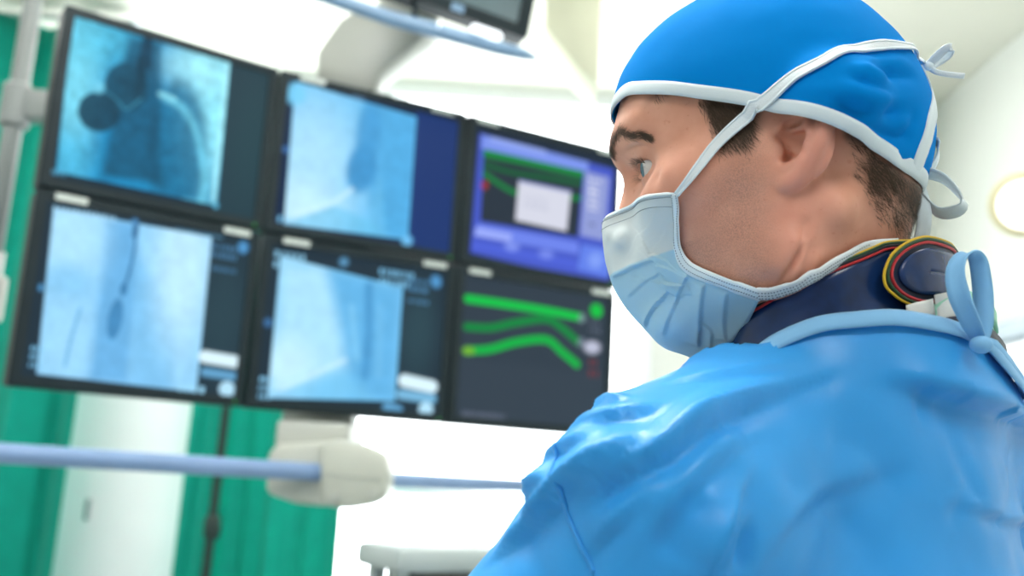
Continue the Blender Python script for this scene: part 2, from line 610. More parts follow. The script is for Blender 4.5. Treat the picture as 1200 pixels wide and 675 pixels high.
def poly_dist(V, poly):
    """distance of each point to a polyline, the running 0..1 position and the foot point"""
    best = np.full(len(V), 9.0); tt = np.zeros(len(V)); foot = np.zeros_like(V); m = len(poly) - 1
    for i in range(m):
        a, b = poly[i], poly[i + 1]; ab = b - a
        t = np.clip(((V - a) @ ab) / (ab @ ab), 0, 1); q = a + t[:, None] * ab
        d = np.linalg.norm(V - q, axis=1); k = d < best
        best[k] = d[k]; tt[k] = (i + t[k]) / m; foot[k] = q[k]
    return best, tt, foot


def pleat(V, N, disp, poly, amp, trans, decay, taper=.25):
    """a folded-over edge along poly: the cloth on one side rides amp higher, falling off over decay"""
    m = np.linalg.norm(V - poly.mean(0), axis=1) < np.linalg.norm(poly - poly.mean(0), axis=1).max() + 4 * decay
    if not m.any(): return
    d, t, f = poly_dist(V[m], poly)
    k = np.clip((t * (len(poly) - 1)).astype(int), 0, len(poly) - 2); T = poly[k + 1] - poly[k]; T /= np.linalg.norm(T, axis=1, keepdims=True) + 1e-12
    sd = np.sign(np.einsum('ij,ij->i', np.cross(N[m], T), V[m] - f)) * d
    e = np.minimum(smooth01(t, -.01, taper), smooth01(1 - t, -.01, taper)) * np.exp(-np.maximum(d - decay * 2.5, 0) / decay)
    end = (t < .001) | (t > .999)
    e = e * np.where(end, 0, 1)
    up = smooth01(sd, -trans / 2, trans / 2)
    disp[m] += e * amp * (up * np.exp(-np.maximum(sd, 0) / decay) - .12 * np.exp(np.minimum(sd + trans * .5, 0) / (decay * .5)) * (1 - up))


def fold(V, N, disp, poly, amp, w, skew=0.0, side=None, taper=.25):
    """add a soft furrow (amp < 0) or ridge (amp > 0) w wide along poly"""
    m = np.linalg.norm(V - poly.mean(0), axis=1) < np.linalg.norm(poly - poly.mean(0), axis=1).max() + 4 * w
    d, t, f = poly_dist(V[m], poly)
    e = np.minimum(smooth01(t, -.01, taper), smooth01(1 - t, -.01, taper))
    g = .5 * np.exp(-(d / w) ** 2) + .5 * np.exp(-1.7 * d / w)
    if skew:
        # a lifted lip on one side of the furrow
        T = poly[-1] - poly[0]; T = T / np.linalg.norm(T)
        sd = np.sign(np.einsum('ij,ij->i', np.cross(N[m], T), V[m] - f)) * d
        g = g - skew * np.exp(-((sd - 1.8 * w) / (1.0 * w)) ** 2)
    disp[m] += amp * g * e


person = empty('person', (T0[0], T0[1], 0.0))
props(person, 'person in blue surgical gown, cap and mask, seen from behind watching the monitors', 'person')
bpy.context.view_layer.update()
PINV = Matrix.Translation((-T0[0], -T0[1], 0))


def pl(P): return np.asarray(P, float) - np.array([T0[0], T0[1], 0.0])      # world -> person's own space
def hpl(P): return pl(h2w(P))
def tpl(P): return pl(t2w(P))


# ---- body: head and neck finely meshed, trunk and limbs below the clothes
HF = head_field()
HV, HQ = HF.mesh(); HV = relax(HV, HQ, 1, .4)
HBVH = bvh_of(HV, HQ); hn_ = normals_of(HV, HQ); dh_ = np.zeros(len(HV))
for px, amp, w_ in (([(939, 276), (933, 298), (924, 315), (912, 332)], -.0034, .0030), ([(952, 280), (946, 302), (934, 328)], -.0022, .0036), ([(945, 250), (942, 268), (938, 285)], -.0020, .0040), ([(731, 181), (740, 173), (752, 171), (768, 176)], -.0011, .0016), ([(742, 202), (752, 197), (764, 191)], -.0006, .0016)):
    ps = [p for p in (pick(a, b, HBVH) for a, b in px) if p is not None]
    fold(HV, hn_, dh_, catmull(ps, 14), amp, w_, .5, taper=.4)
for px, amp, tr_, dc_ in (([(908, 336), (918, 322), (929, 304), (937, 284), (942, 262)], .0030, .0024, .012),):
    ps = [p for p in (pick(a, b, HBVH) for a, b in px) if p is not None]
    pleat(HV, hn_, dh_, catmull(ps, 20), amp, tr_, dc_, .35)
HV = HV + hn_ * dh_[:, None]; HBVH = bvh_of(HV, HQ)

def limbs(F, g, arms=True):
    """trunk and limbs in torso space, g metres fatter than the bare body"""
    F.ell((.02, 0, -.27), (.11 + g, .145 + g, .22 + g), .04)
    F.ell((.015, 0, -.46), (.10 + g, .145 + g, .18 + g), .05)
    F.ell((-.005, 0, -.62), (.11 + g, .165 + g, .13 + g), .05)
    for s in (1, -1):
        F.cone((-.01, s * .05, -.085), (0, s * .15, -.125), .042 + g, .045 + g, .03)


def body_low():
    F = Field(steps((-.22, .62, .012)), steps((-.46, .46, .012)), steps((-1.60, .06, .012)))
    limbs(F, 0)
    F.cone((0, 0, -.10), (.0, 0, .03), .062, .056, .03)
    for s in (1, -1):
        F.cone((0, s * .09, -.64), (.01, s * .10, -1.02), .082, .052, .03)
        F.cone((.01, s * .10, -1.02), (-.015, s * .105, -1.43), .050, .036, .02)
        F.cone((-.02, s * .105, -1.455), (.10, s * .125, -1.475), .036, .030, .02)
    A = ARMS
    for s in (1, -1):
        sh, el, wr = A[s]
        F.chain([sh, el, wr], [.047, .040, .027], .02)
    return F


ARMS = {1: [np.array([0, .155, -.130]), np.array([.12, .240, -.31]), np.array([.34, .19, -.33])],
        -1: [np.array([0, -.155, -.130]), np.array([.09, -.27, -.34]), np.array([.33, -.15, -.36])]}
BV, BQ = body_low().mesh()
V = np.vstack([hpl(HV), tpl(BV)]); Q = np.vstack([HQ, BQ + len(HV)])
body = np_mesh('body', V, Q, mat=M['skin'], parent=person)
nH = len(HV)
P = HV


def in_poly(x, y, poly):
    poly = np.asarray(poly); c = np.zeros(x.shape, bool); j = len(poly) - 1
    for i in range(len(poly)):
        xi, yi = poly[i]; xj, yj = poly[j]
        c ^= ((yi > y) != (yj > y)) & (x < (xj - xi) * (y - yi) / (yj - yi + 1e-12) + xi); j = i
    return c


def hair_density(P):
    """1 where the scalp is covered with hair, fading out at the clipped nape"""
    x, y, z = P[:, 0], np.abs(P[:, 1]), P[:, 2]
    n = .006 * fbm(P, 90, 2, 5)
    side = smooth01(.050 - .15 * (.045 - z) - x + n * .5, 0, .008) * smooth01(x - (.012 - .5 * (z - .03)), -.006, .010) * smooth01(z - (.005 + .15 * (.045 - x)) + n, -.004, .018) * (y > .03)
    top = smooth01(z - (.052 + n), 0, .012) * smooth01(.085 - x, 0, .02)
    back = smooth01(-.022 - .28 * np.maximum(0, .03 - z) - x + n, 0, .012) * smooth01(z - (-.060 + .35 * (x + .09)) + 2 * n, -.012, .062)
    return np.clip(np.maximum(np.maximum(side, top), back), 0, 1)


hd = hair_density(P)
x, y, z = P[:, 0], np.abs(P[:, 1]), P[:, 2]
beard = smooth01(.030 - .35 * (x - .03) - z, 0, .03) * smooth01(x - (.010 - .10 * (z + .02)), -.006, .02) * smooth01(z + .10, 0, .02) * (1 - smooth01(x - .060 - .5 * (-z - .03), -.01, .015) * (z > -.035))
ear = smooth01(y, .066, .086) * smooth01(.02 - x, 0, .02) * (x > -.05)
blush = np.exp(-(((x - .065) / .03) ** 2 + ((y - .045) / .03) ** 2 + ((z + .008) / .022) ** 2)) + .9 * np.exp(-(((x - .004) / .022) ** 2 + ((z + .040) / .030) ** 2)) * (y > .03)
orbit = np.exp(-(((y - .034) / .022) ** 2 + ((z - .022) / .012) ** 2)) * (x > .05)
lips = np.exp(-(((z + .0457) / .008) ** 2 + (y / .022) ** 4)) * (x > .098)
pad = np.zeros(len(BV))
for nm, a in (('hair', hd), ('beard', beard), ('ear', ear), ('blush', blush), ('lips', lips), ('orbit', orbit)):
    point_attr(body, nm, np.concatenate([a, pad]))

# ---- eyes
for s in (1, -1):
    c = EYE * (1, s, 1)
    look = np.array([.965, .22, -.08]); look /= np.linalg.norm(look)
    a = np.array([0, 0, 1.0]); a = a - look * (a @ look); a /= np.linalg.norm(a); b = np.cross(look, a)

    def cap_mesh(r0, th0, th1, rings, bulge=0):
        VV = []
        for i in range(rings + 1):
            th = th0 + (th1 - th0) * i / rings
            for k in range(32):
                ph = 2 * PI * k / 32
                VV.append(c + (look * math.cos(th) + (a * math.cos(ph) + b * math.sin(ph)) * math.sin(th)) * (r0 + bulge * (1 - i / rings)))
        qq = [(i * 32 + k, (i + 1) * 32 + k, (i + 1) * 32 + (k + 1) % 32, i * 32 + (k + 1) % 32) for i in range(rings) for k in range(32)]
        return hpl(VV), qq
    v, q = cap_mesh(.0121, .002, PI - .002, 24)
    eye = np_mesh('eye', v, q, mat=M['eye_white'], parent=person)
    v, q = cap_mesh(.01225, .16, .49, 6); np_mesh('iris', v, q, mat=M['iris'], parent=eye)
    v, q = cap_mesh(.01230, .001, .17, 4); np_mesh('pupil', v, q, mat=M['pupil'], parent=eye)


# ---- hair: short strands rooted on the head
def strands(roots, dirs, lens, width, normals, bend):
    n = len(roots)
    T = dirs / np.linalg.norm(dirs, axis=1, keepdims=True)
    B = np.cross(T, normals); B /= np.linalg.norm(B, axis=1, keepdims=True) + 1e-9
    L = lens[:, None]; w = width * (0.7 + .6 * RNG.random(n))[:, None]
    p1 = roots + T * L * .5 + normals * L * bend
    p2 = roots + T * L + normals * L * bend * .6
    V = np.stack([roots - B * w, roots + B * w, p1 - B * w * .8, p1 + B * w * .8, p2], 1).reshape(-1, 3)
    b = np.arange(n)[:, None] * 5
    return V, b + np.array([[0, 1, 3, 2]]), b + np.array([[2, 3, 4]])


# ---- eyebrows and lashes
for s in (1, -1):
    arc = np.array([hp(714, 190, .010), hp(719, 175, .016), hp(731, 161, .025), hp(746, 153, .035), hp(759, 155, .043), hp(769, 162, .048)]) * (1, s, 1)
    cv = catmull(arc, 200); cv, cn = near(cv, HBVH, .0003)
    roots, dirs = [], []
    T = np.gradient(cv, axis=0); T /= np.linalg.norm(T, axis=1, keepdims=True)
    for i in range(200):
        u = i / 199
        for k in range(7):
            off = RNG.normal(0, .0021 * (1 - .75 * u ** 1.5) + .0003)
            p = cv[i] + np.cross(cn[i], T[i]) * off
            roots.append(p); dirs.append(T[i] * (.35 + .65 * u) + np.array([0, 0, 1]) * (.75 - 1.0 * u) + RNG.normal(0, .16, 3))
    roots = np.array(roots); dirs = np.array(dirs); roots, nn = near(roots, HBVH, .0002)
    dirs -= nn * np.einsum('ij,ij->i', dirs, nn)[:, None]
    v, q, t = strands(roots, dirs, .0055 * (.6 + .6 * RNG.random(len(roots))), .00010, nn, .15)
    np_mesh('eyebrow', hpl(v), q, t, mat=M['brow'], parent=person)
    # lashes along both lids
    c = EYE * (1, s, 1); rr, dd = [], []
    for k in range(150):
        a = (k / 149 - .5) * 1.9
        out = np.array([math.cos(a), s * (math.sin(a) + .15), 0]); out /= np.linalg.norm(out)
        up = k % 3 != 0
        h_ = .0042 * (1 - (a / 1.0) ** 2 * .8) * (1 if up else -1) - .0012
        p = c + out * .0140 + np.array([0, 0, h_])
        rr.append(p); dd.append(out + np.array([0, 0, .35 if up else -.45]) + RNG.normal(0, .12, 3))
    rr, dd = np.array(rr), np.array(dd)
    v, q, t = strands(rr, dd, .0065 * (.7 + .5 * RNG.random(len(rr))),   .00015, np.tile([0, 0, 1.0], (len(rr), 1)), .12)
    np_mesh('eyelashes', hpl(v), q, t, mat=M['brow'], parent=person)

# ---- surgical cap
SK = Field(steps((-.115, .13, .0025)), steps((-.10, .10, .0025)), steps((-.08, .17, .0025)))
SK.ell((.002, 0, .048), (.0855, .0785, .0925), .01)
SK.ell((.040, 0, .058), (.070, .067, .068), .03)
SK.ell((-.031, 0, .024), (.0475, .067, .057), .03)
for s in (1, -1): SK.ell((-.027, s * .075, .029), (.027, .0195, .027), .012)
SKV, SKQ = SK.mesh(); SKV = relax(SKV, SKQ, 3, .5); SKB = bvh_of(SKV, SKQ)
CO = np.array([.006, 0, .035])


def cap_hit(az, el):
    d = np.array([math.cos(az) * math.cos(el), math.sin(az) * math.cos(el), math.sin(el)])
    h, n, i, dist = SKB.ray_cast(Vector(CO + d * .3), Vector(-d))
    return np.array(h), d


# lower rim, near side: photographed points turned into direction from the crown's centre
rim_px = [(722, 114), (740, 111), (789, 111), (824, 116), (878, 124), (922, 133), (971, 144), (989, 153), (1020, 175), (1050, 197), (1069, 209)]
ra, re_ = [], []
for i, (px, py) in enumerate(rim_px):
    p = pick(px, py, SKB)
    if p is None: p = hp(px, py, 0.0)
    p = p - CO; ra.append(math.atan2(p[1], p[0])); re_.append(math.atan2(p[2], math.hypot(p[0], p[1])))
pr_ = sorted((a, e) for a, e in zip(ra, re_) if a > .12)
ra = [0.0] + [a for a, e in pr_] + [PI]; re_ = [pr_[0][1]] + [e for a, e in pr_] + [pr_[-1][1]]


def rim_el(az):
    a = abs((az + PI) % (2 * PI) - PI)
    return float(np.interp(a, ra, re_))


NA, NE = 220, 90
els = [np.mean([rim_el(2 * PI * i / NA + k * .03) for k in (-2, -1, 0, 1, 2)]) for i in range(NA)]
CV = np.zeros((NA, NE, 3))
for i in range(NA):
    az = 2 * PI * i / NA; e0 = els[i]
    for j in range(NE):
        t = j / (NE - 1); el = e0 + (PI / 2 - 1e-3 - e0) * t
        h, d = cap_hit(az, el)
        back = max(0, -math.cos(az))
        puff = .0015 + .0030 * math.sin(min(1, t * 1.9) * PI * .5)
        puff += .0015 * math.exp(-((t - .30) / .22) ** 2) * back ** 2
        CV[i, j] = h + d * puff
CV = CV.reshape(-1, 3)
CQ = grid_quads(NA, NE, True)
CQ = np.array(CQ)
CN = normals_of(CV, CQ)
if np.mean(np.einsum('ij,ij->i', CN, CV - CO)) < 0:
    CQ = CQ[:, ::-1]; CN = -CN
CB = bvh_of(CV, CQ)
disp = np.zeros(len(CV))
for px, amp, w, sk in [
    ([(965, 108), (985, 121), (1010, 131), (1045, 134), (1080, 128)], -.0062, .0060, .7),
    ([(985, 84), (1010, 97), (1035, 105), (1070, 108)], -.0052, .0050, .7),
    ([(990, 140), (1020, 152), (1050, 160), (1075, 158)], -.0040, .0050, .6),
    ([(1055, 170), (1066, 150), (1075, 128)], -.0025, .005, .3),
    ([(1010, 84), (1040, 90), (1076, 92)], -.0040, .0045, .7),
    ([(955, 126), (985, 136), (1020, 140)], -.0026, .0050, .5),
    ([(1030, 8), (1050, 30), (1066, 52)], -.0013, .0022, .8),
    ([(1012, 4), (1036, 24), (1058, 50)], -.0013, .0024, .8),
    ([(1042, 10), (1060, 34), (1072, 55)], -.0013, .0020, .8),
    ([(930, 100), (960, 104), (1000, 112)], .0012, .006, 0),
]:
    pts = [pick(a, b, CB) for a, b in px]; pts = [p for p in pts if p is not None]
    if len(pts) > 1: fold(CV, CN, disp, catmull(pts, 14), amp, w, sk, taper=.35)
disp += .0007 * fbm(CV, 38, 2, 3) * smooth01(CV[:, 2], .05, .09)
CV = CV + CN * disp[:, None]
CB = bvh_of(CV, CQ)
cap = np_mesh('surgical_cap', hpl(CV), CQ, mat=M['cap'], parent=person)
m_ = cap.modifiers.new('thickness', 'SOLIDIFY'); m_.thickness = .0012; m_.offset = 1

HN = normals_of(HV, HQ)
prob = hd ** 1.1
cand = np.nonzero((prob > .03) & (HV[:, 2] < .085) & (HV[:, 2] > -.09) & ~((HV[:, 0] > .050) & (np.abs(HV[:, 1]) < .058)) & ~((np.abs(HV[:, 1]) > .070) & (HV[:, 0] > -.05) & (HV[:, 0] < .02) & (HV[:, 2] < .04)))[0]
cand = np.concatenate([cand, cand])
sel = cand[RNG.random(len(cand)) < prob[cand] * .85]
sel = np.array([i for i in sel if CB.find_nearest(Vector(HV[i]), .0030)[0] is None and SKB.find_nearest(Vector(HV[i] ), .2)[0] is not None and rim_el(math.atan2(HV[i, 1] - CO[1], HV[i, 0] - CO[0])) > math.atan2(HV[i, 2] - CO[2], math.hypot(HV[i, 0] - CO[0], HV[i, 1] - CO[1])) - .01])
r = HV[sel] + RNG.normal(0, .0005, (len(sel), 3)); nn = HN[sel]
sgn = np.sign(r[:, 1])
d = np.stack([np.full(len(sel), -.62), -.05 * sgn, np.full(len(sel), -.75)], 1)
front = r[:, 0] > 0
d[front] = np.stack([np.full(front.sum(), -.42), 0 * sgn[front], np.full(front.sum(), -.9)], 1)
d += RNG.normal(0, .22, d.shape)
d -= nn * np.einsum('ij,ij->i', d, nn)[:, None]
ln = (.0045 + .0065 * prob[sel]) * (.7 + .6 * RNG.random(len(sel)))
v, q, t = strands(r, d, ln, .00012, nn, .14)
hair = np_mesh('hair', hpl(v), q, t, mat=M['hair'], parent=person)


# white binding round the rim
rim = CV.reshape(NA, NE, 3)[:, 0]
up = CV.reshape(NA, NE, 3)[:, 9]
N_ = CN.reshape(NA, NE, 3)[:, 3]
vv = []
KW = 5
for i in range(NA):
    u = (up[i] - rim[i]); u = u / np.linalg.norm(u); n = N_[i] - u * (N_[i] @ u); n /= np.linalg.norm(n)
    for k in range(KW):
        s = k / (KW - 1)
        vv.append(rim[i] - u * .0012 + u * .0094 * s + n * (.0021 + .0007 * math.sin(PI * s)))
trim = np_mesh('cap_trim', hpl(vv), grid_quads(NA, KW, True), mat=M['cap_trim'], parent=cap)
m_ = trim.modifiers.new('thickness', 'SOLIDIFY'); m_.thickness = .0012; m_.offset = -1
# binding of the back slit
slit = [(1071, 200), (1079, 180), (1088, 158), (1094, 135), (1096, 112), (1097, 92), (1094, 74)]
slit_near = [(1070, 201), (1077, 182), (1085, 160), (1090, 138), (1092, 115), (1093, 94), (1089, 76)]
sp = catmull([(lambda p: p if p is not None else hp(a, b, .014))(pick(a, b, CB)) for a, b in slit_near], 30); sp2, sn = near(sp, CB, .0012)
for s in (1, -1):
    s2_, n2_ = near(sp2 * (1, s, 1), CB, .0012)
    ribbon('back_trim', hpl(s2_), n2_ @ HR.T, .0135, M['cap_trim'], cap, .0012, 5, .0006)
# tied ends at the nape
knot = hp(1074, 214, .004)


def loose_band(name, px, yl, width, mat, parent, twist=0.0, n=30, edge=None, lead=None):
    P_ = catmull([hp(a, b, y_) for (a, b), y_ in zip(px, yl)], n)
    T = np.gradient(P_, axis=0); T /= np.linalg.norm(T, axis=1, keepdims=True)
    ref = np.array([0, 1.0, 0]) if edge is None else np.asarray(edge, float)
    N = np.cross(T, ref); N /= np.linalg.norm(N, axis=1, keepdims=True) + 1e-9
    if twist:
        a = np.linspace(0, twist, n)[:, None]; Bv = np.cross(T, N)
        N = N * np.cos(a) + Bv * np.sin(a)
    return ribbon(name, hpl(P_), N @ HR.T, width, mat, parent, .0010, 4, .0003)


loose_band('cap_tie', [(1072, 212), (1085, 203), (1108, 211), (1127, 234), (1121, 247), (1100, 249), (1083, 232), (1074, 216)], [.004, .008, .010, .008, .004, .000, .002, .004], .0105, M['cap_trim'], cap, edge=(.25, .8, .5))
loose_band('cap_tie', [(1073, 212), (1077, 194), (1085, 172), (1097, 166), (1099, 182), (1090, 200), (1075, 213)], [.005, .006, .008, .009, .006, .004, .003], .012, M['cap_trim'], cap, edge=(.1, .9, .2))
loose_band('cap_tie', [(1073, 213), (1079, 228), (1083, 250), (1082, 268), (1079, 283)], [.006, .007, .006, .004, .003], .0095, M['cap_trim'], cap, edge=(.95, .35, 0))
bm = bmesh.new(); bmesh.ops.create_uvsphere(bm, u_segments=14, v_segments=10, radius=.0052)
for v_ in bm.verts: v_.co = Vector(hpl(knot + np.array(v_.co) * (1, 1.2, 1.25)))
bm_obj('tie_knot', bm, M['cap_trim'], cap)

# ---- face mask
rows = [
    # centre (y=0)      y=.022        y=.042        binding
    [((704, 259), .000), ((733, 245), .018), ((765, 234), .036), ((793, 227), None)],
    [((705, 286), .000), ((737, 272), .021), ((769, 262), .040), ((796, 258), None)],
    [((711, 319), .000), ((742, 306), .023), ((773, 296), .043), ((798, 290), None)],
    [((727, 354), .000), ((757, 344), .024), ((789, 326), .043), ((811, 313), None)],
    [((762, 393), .000), ((793, 384), .024), ((826, 352), .042), ((850, 329), None)],
    [((812, 421), .000), ((842, 413), .022), ((872, 385), .038), ((893, 343), None)],
]
G = np.zeros((6, 7, 3))
for i, rw in enumerate(rows):
    for k, ((px, py), yl) in enumerate(rw):
        p = pick(px, py, HBVH, .0022) if yl is None else hp(px, py, yl)
        G[i, 3 + k] = p; G[i, 3 - k] = p * (1, -1, 1)
NR, NC = 130, 190
tmp = np.stack([catmull(G[i], NC) for i in range(6)])
MV = np.stack([catmull(tmp[:, j], NR) for j in range(NC)], 1)       # rows x columns
MV = MV.reshape(-1, 3); MQ = np.array(grid_quads(NR, NC))
for _ in range(7):
    MV = push_out(MV, HBVH, .0018); M0 = MV.copy(); MV = relax(MV, MQ, 12, .5)
    ed_ = np.zeros((NR, NC), bool); ed_[:, :7] = ed_[:, -7:] = True; ed_[:1] = ed_[-1:] = True
    MV[ed_.ravel()] = M0[ed_.ravel()]
    g_ = MV.reshape(NR, NC, 3)
    for _i in range(30): g_[0, 3:-3] = .25 * g_[0, 2:-4] + .5 * g_[0, 3:-3] + .25 * g_[0, 4:-2]
MN = normals_of(MV, MQ)
ctr = np.array([.04, 0, -.04])
if np.mean(np.einsum('ij,ij->i', MN, MV - ctr)) < 0: MQ = MQ[:, ::-1]; MN = -MN
MB = bvh_of(MV, MQ)
disp = np.zeros(len(MV))
for px, amp, tr_, dc_ in [
    ([(717, 326), (745, 313), (772, 300), (797, 288)], .0024, .0018, .009),
    ([(757, 385), (771, 357), (785, 331), (803, 305)], .0026, .0018, .009),
    ([(778, 396), (788, 366), (799, 340), (810, 318)], .0016, .0018, .007),
    ([(820, 408), (821, 380), (823, 355), (827, 331)], .0024, .0018, .008),
    ([(852, 402), (849, 380), (850, 360), (853, 340)], .0014, .0018, .007),
    ([(848, 412), (835, 396), (824, 378)], .0016, .0018, .006),
    ([(735, 350), (755, 332), (780, 312), (800, 298)], .0012, .0020, .008),
]:
    pts = catmull([p for p in (pick(a, b, MB) for a, b in px) if p is not None], 20)
    pleat(MV, MN, disp, pts, amp, tr_, dc_, .10)
    pleat(MV, MN, disp, (pts * (1, -1, 1))[::-1], amp, tr_, dc_, .18)
disp += .0002 * fbm(MV, 60, 2, 9)
MV = MV + MN * disp[:, None]
MB = bvh_of(MV, MQ)
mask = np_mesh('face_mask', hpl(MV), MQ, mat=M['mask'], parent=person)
m_ = mask.modifiers.new('thickness', 'SOLIDIFY'); m_.thickness = .0007; m_.offset = -1
rt_ = np.repeat(np.linspace(0, 1, NR), NC); ct_ = np.tile(np.abs(np.linspace(-1, 1, NC)), NR)
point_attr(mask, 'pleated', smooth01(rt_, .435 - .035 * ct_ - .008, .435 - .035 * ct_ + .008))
MG = MV.reshape(NR, NC, 3); MNG = MN.reshape(NR, NC, 3)
for j in (NC - 1, 0):
    P_ = MG[:, j]; N_ = MNG[:, j]
    ribbon('side_binding', hpl(P_ + N_ * .0009), N_ @ HR.T, list(np.interp(np.linspace(0, 1, NR), [0, .4, .55, 1], [.0045, .005, .0075, .0085])), M['mask_band'], mask, .0009, 4, .0003)
P_ = MG[0]; N_ = MNG[0]
ribbon('top_binding', hpl(P_ + N_ * .0005), N_ @ HR.T, .0022, M['mask_band'], mask, .0008, 3)


def dashes(name, P_, N_, step, length, width, mat, parent, side=0.0):
    P_ = np.asarray(P_); L = np.concatenate([[0], np.cumsum(np.linalg.norm(np.diff(P_, axis=0), axis=1))])
    n = int(L[-1] / step); V_, Q_ = [], []
    for k in range(n):
        s0 = k * step; s1 = s0 + length
        a = np.array([np.interp(s0, L, P_[:, c]) for c in range(3)]); b = np.array([np.interp(s1, L, P_[:, c]) for c in range(3)])
        nn_ = np.array([np.interp(s0, L, N_[:, c]) for c in range(3)])
        t = (b - a) / (np.linalg.norm(b - a) + 1e-9); w = np.cross(nn_, t)
        a = a + w * side; b = b + w * side
        base = len(V_)
        for p in (a, b):
            for sg in (-1, 1):
                for h_ in (0, .00025): V_.append(p + w * sg * width / 2 + nn_ * h_)
        A = base
        Q_ += [(A + 1, A + 3, A + 7, A + 5), (A, A + 4, A + 6, A + 2), (A, A + 1, A + 5, A + 4), (A + 2, A + 6, A + 7, A + 3), (A, A + 2, A + 3, A + 1), (A + 4, A + 5, A + 7, A + 6)]
    return V_, Q_


Vs, Qs = [], []
for rowi, off in ((3, 0), (12, 0)):
    a, b = dashes('', MG[rowi] + MNG[rowi] * .0004, MNG[rowi], .0013, .0007, .0004, None, None)
    Qs += [tuple(np.array(q_) + len(Vs)) for q_ in b]; Vs += a
for j in (NC - 1, 0):
    for sd in (-.0016, .0016):
        a, b = dashes('', MG[:, j] + MNG[:, j] * .0017, MNG[:, j], .0016, .0008, .0005, None, None, sd)
        Qs += [tuple(np.array(q_) + len(Vs)) for q_ in b]; Vs += a
for j in (NC - 6,):
    a, b = dashes('', MG[50:, j] + MNG[50:, j] * .0006, MNG[50:, j], .0016, .0009, .0005, None, None, 0)
np_mesh('stitching', hpl(Vs), Qs, mat=M['stitch'], parent=mask, smooth=False)

# upper ties over cheek, temple and cap to a bow behind the head
allV = np.vstack([HV, CV]); allQ = np.vstack([HQ, CQ + len(HV)]); AB = bvh_of(allV, allQ)
tie_px = [(795, 227), (806, 214), (822, 195), (845, 168), (870, 143), (900, 117), (930, 95), (965, 76), (1000, 63), (1030, 57), (1056, 58), (1075, 66), (1087, 74)]
tp = [pick(a, b, AB, .0028) for a, b in tie_px]
tp = [p if p is not None else hp(a, b, .004) for p, (a, b) in zip(tp, tie_px)]
TP = catmull(tp, 80)
TPn, tn = near(TP, AB, .0030)
tn = np.stack([np.convolve(np.pad(tn[:, c], 4, 'edge'), np.ones(9) / 9, 'valid') for c in range(3)], 1)
lift = np.clip(np.einsum('ij,ij->i', TP - TPn, tn), 0, .02)[:, None]
TPn = TPn + tn * lift * .6
wid = np.interp(np.linspace(0, 1, 80), [0, .06, .2, .4, .75, .85, 1], [.0028, .0035, .0065, .0085, .0075, .0045, .0035])
for s in (1, -1):
    ribbon('upper_tie', hpl(TPn * (1, s, 1)), (tn * (1, s, 1)) @ HR.T, list(wid), M['tie_net'], mask, .0007, 5, .0006)
for edge in (1, -1):                                                 # sewn edges of the near tie
    Tt = np.gradient(TPn, axis=0); Tt /= np.linalg.norm(Tt, axis=1, keepdims=True)
    Bq = np.cross(tn, Tt)
    for s in (1, -1):
        ribbon('tie_hem', hpl((TPn + Bq * (edge * wid / 2 * .82)[:, None] + tn * .0008) * (1, s, 1)), (tn * (1, s, 1)) @ HR.T, .0014, M['mask_band'], mask, .0006, 3)
bk = hp(1088, 77, .002)
loose_band('tie_bow', [(1088, 77), (1096, 68), (1107, 58), (1114, 56), (1111, 64), (1101, 72), (1089, 78)], [.002, .006, .010, .010, .004, .000, .002], .0055, M['tie_net'], mask, edge=(.3, .6, .6))
loose_band('tie_bow', [(1088, 78), (1097, 84), (1110, 87), (1130, 89)], [.002, .002, 0, -.004], .0035, M['tie_net'], mask, edge=(0, .5, .8))
bm = bmesh.new(); bmesh.ops.create_uvsphere(bm, u_segments=12, v_segments=8, radius=.0034)
for v_ in bm.verts: v_.co = Vector(hpl(bk + np.array(v_.co)))
bm_obj('bow_knot', bm, M['mask_band'], mask)
# lower ties round the neck
low_px = [(890, 340), (905, 339), (925, 333), (952, 319), (980, 303), (1005, 290), (1025, 285), (1045, 283)]
lp = [pick(a, b, HBVH, .004) for a, b in low_px]
lp = [p for p in lp if p is not None]
LP, ln_ = near(catmull(lp, 50), HBVH, .0038)
for s in (1, -1):
    L2, l2 = (LP, ln_) if s > 0 else near(LP * (1, -1, 1), HBVH, .0038)
    ribbon('lower_tie', hpl(L2), l2 @ HR.T, list(np.interp(np.linspace(0, 1, 50), [0, .4, 1], [.0088, .0082, .0060])), M['tie_net'], mask, .0008, 5, .0005)
a, b = [], []
for sd in (-.0028, -.0009, .0012):
    v1, q1 = dashes('', LP[:40] + ln_[:40] * .0012, ln_[:40], .0019, .0009, .0005, None, None, sd)
    b += [tuple(np.array(q_) + len(a)) for q_ in q1]; a += v1
np_mesh('tie_stitching', hpl(a), b, mat=M['stitch'], parent=mask, smooth=False)
GOWN_FOLDS = [
    # (photographed course, depth, width, lifted lip)
    ([(616, 590), (626, 578), (634, 560)], -.0040, .006, .4),
    ([(752, 606), (790, 566), (830, 530), (870, 508)], .0040, .0160, 0),
    ([(780, 660), (800, 620), (824, 580)], -.0035, .0110, .3),
    ([(862, 668), (868, 640), (872, 610)], -.0040, .0055, .4),
    ([(900, 560), (960, 590), (1010, 640)], -.0030, .0160, .3),
    ([(960, 505), (1010, 530), (1060, 585)], -.0035, .0140, .3),
    ([(1070, 474), (1110, 496), (1160, 522), (1205, 545)], -.0030, .0170, 0),
    ([(1078, 450), (1079, 472), (1082, 496)], -.0022, .0045, .5),
    ([(1110, 620), (1125, 592), (1128, 570)], -.0018, .0060, .4),
]
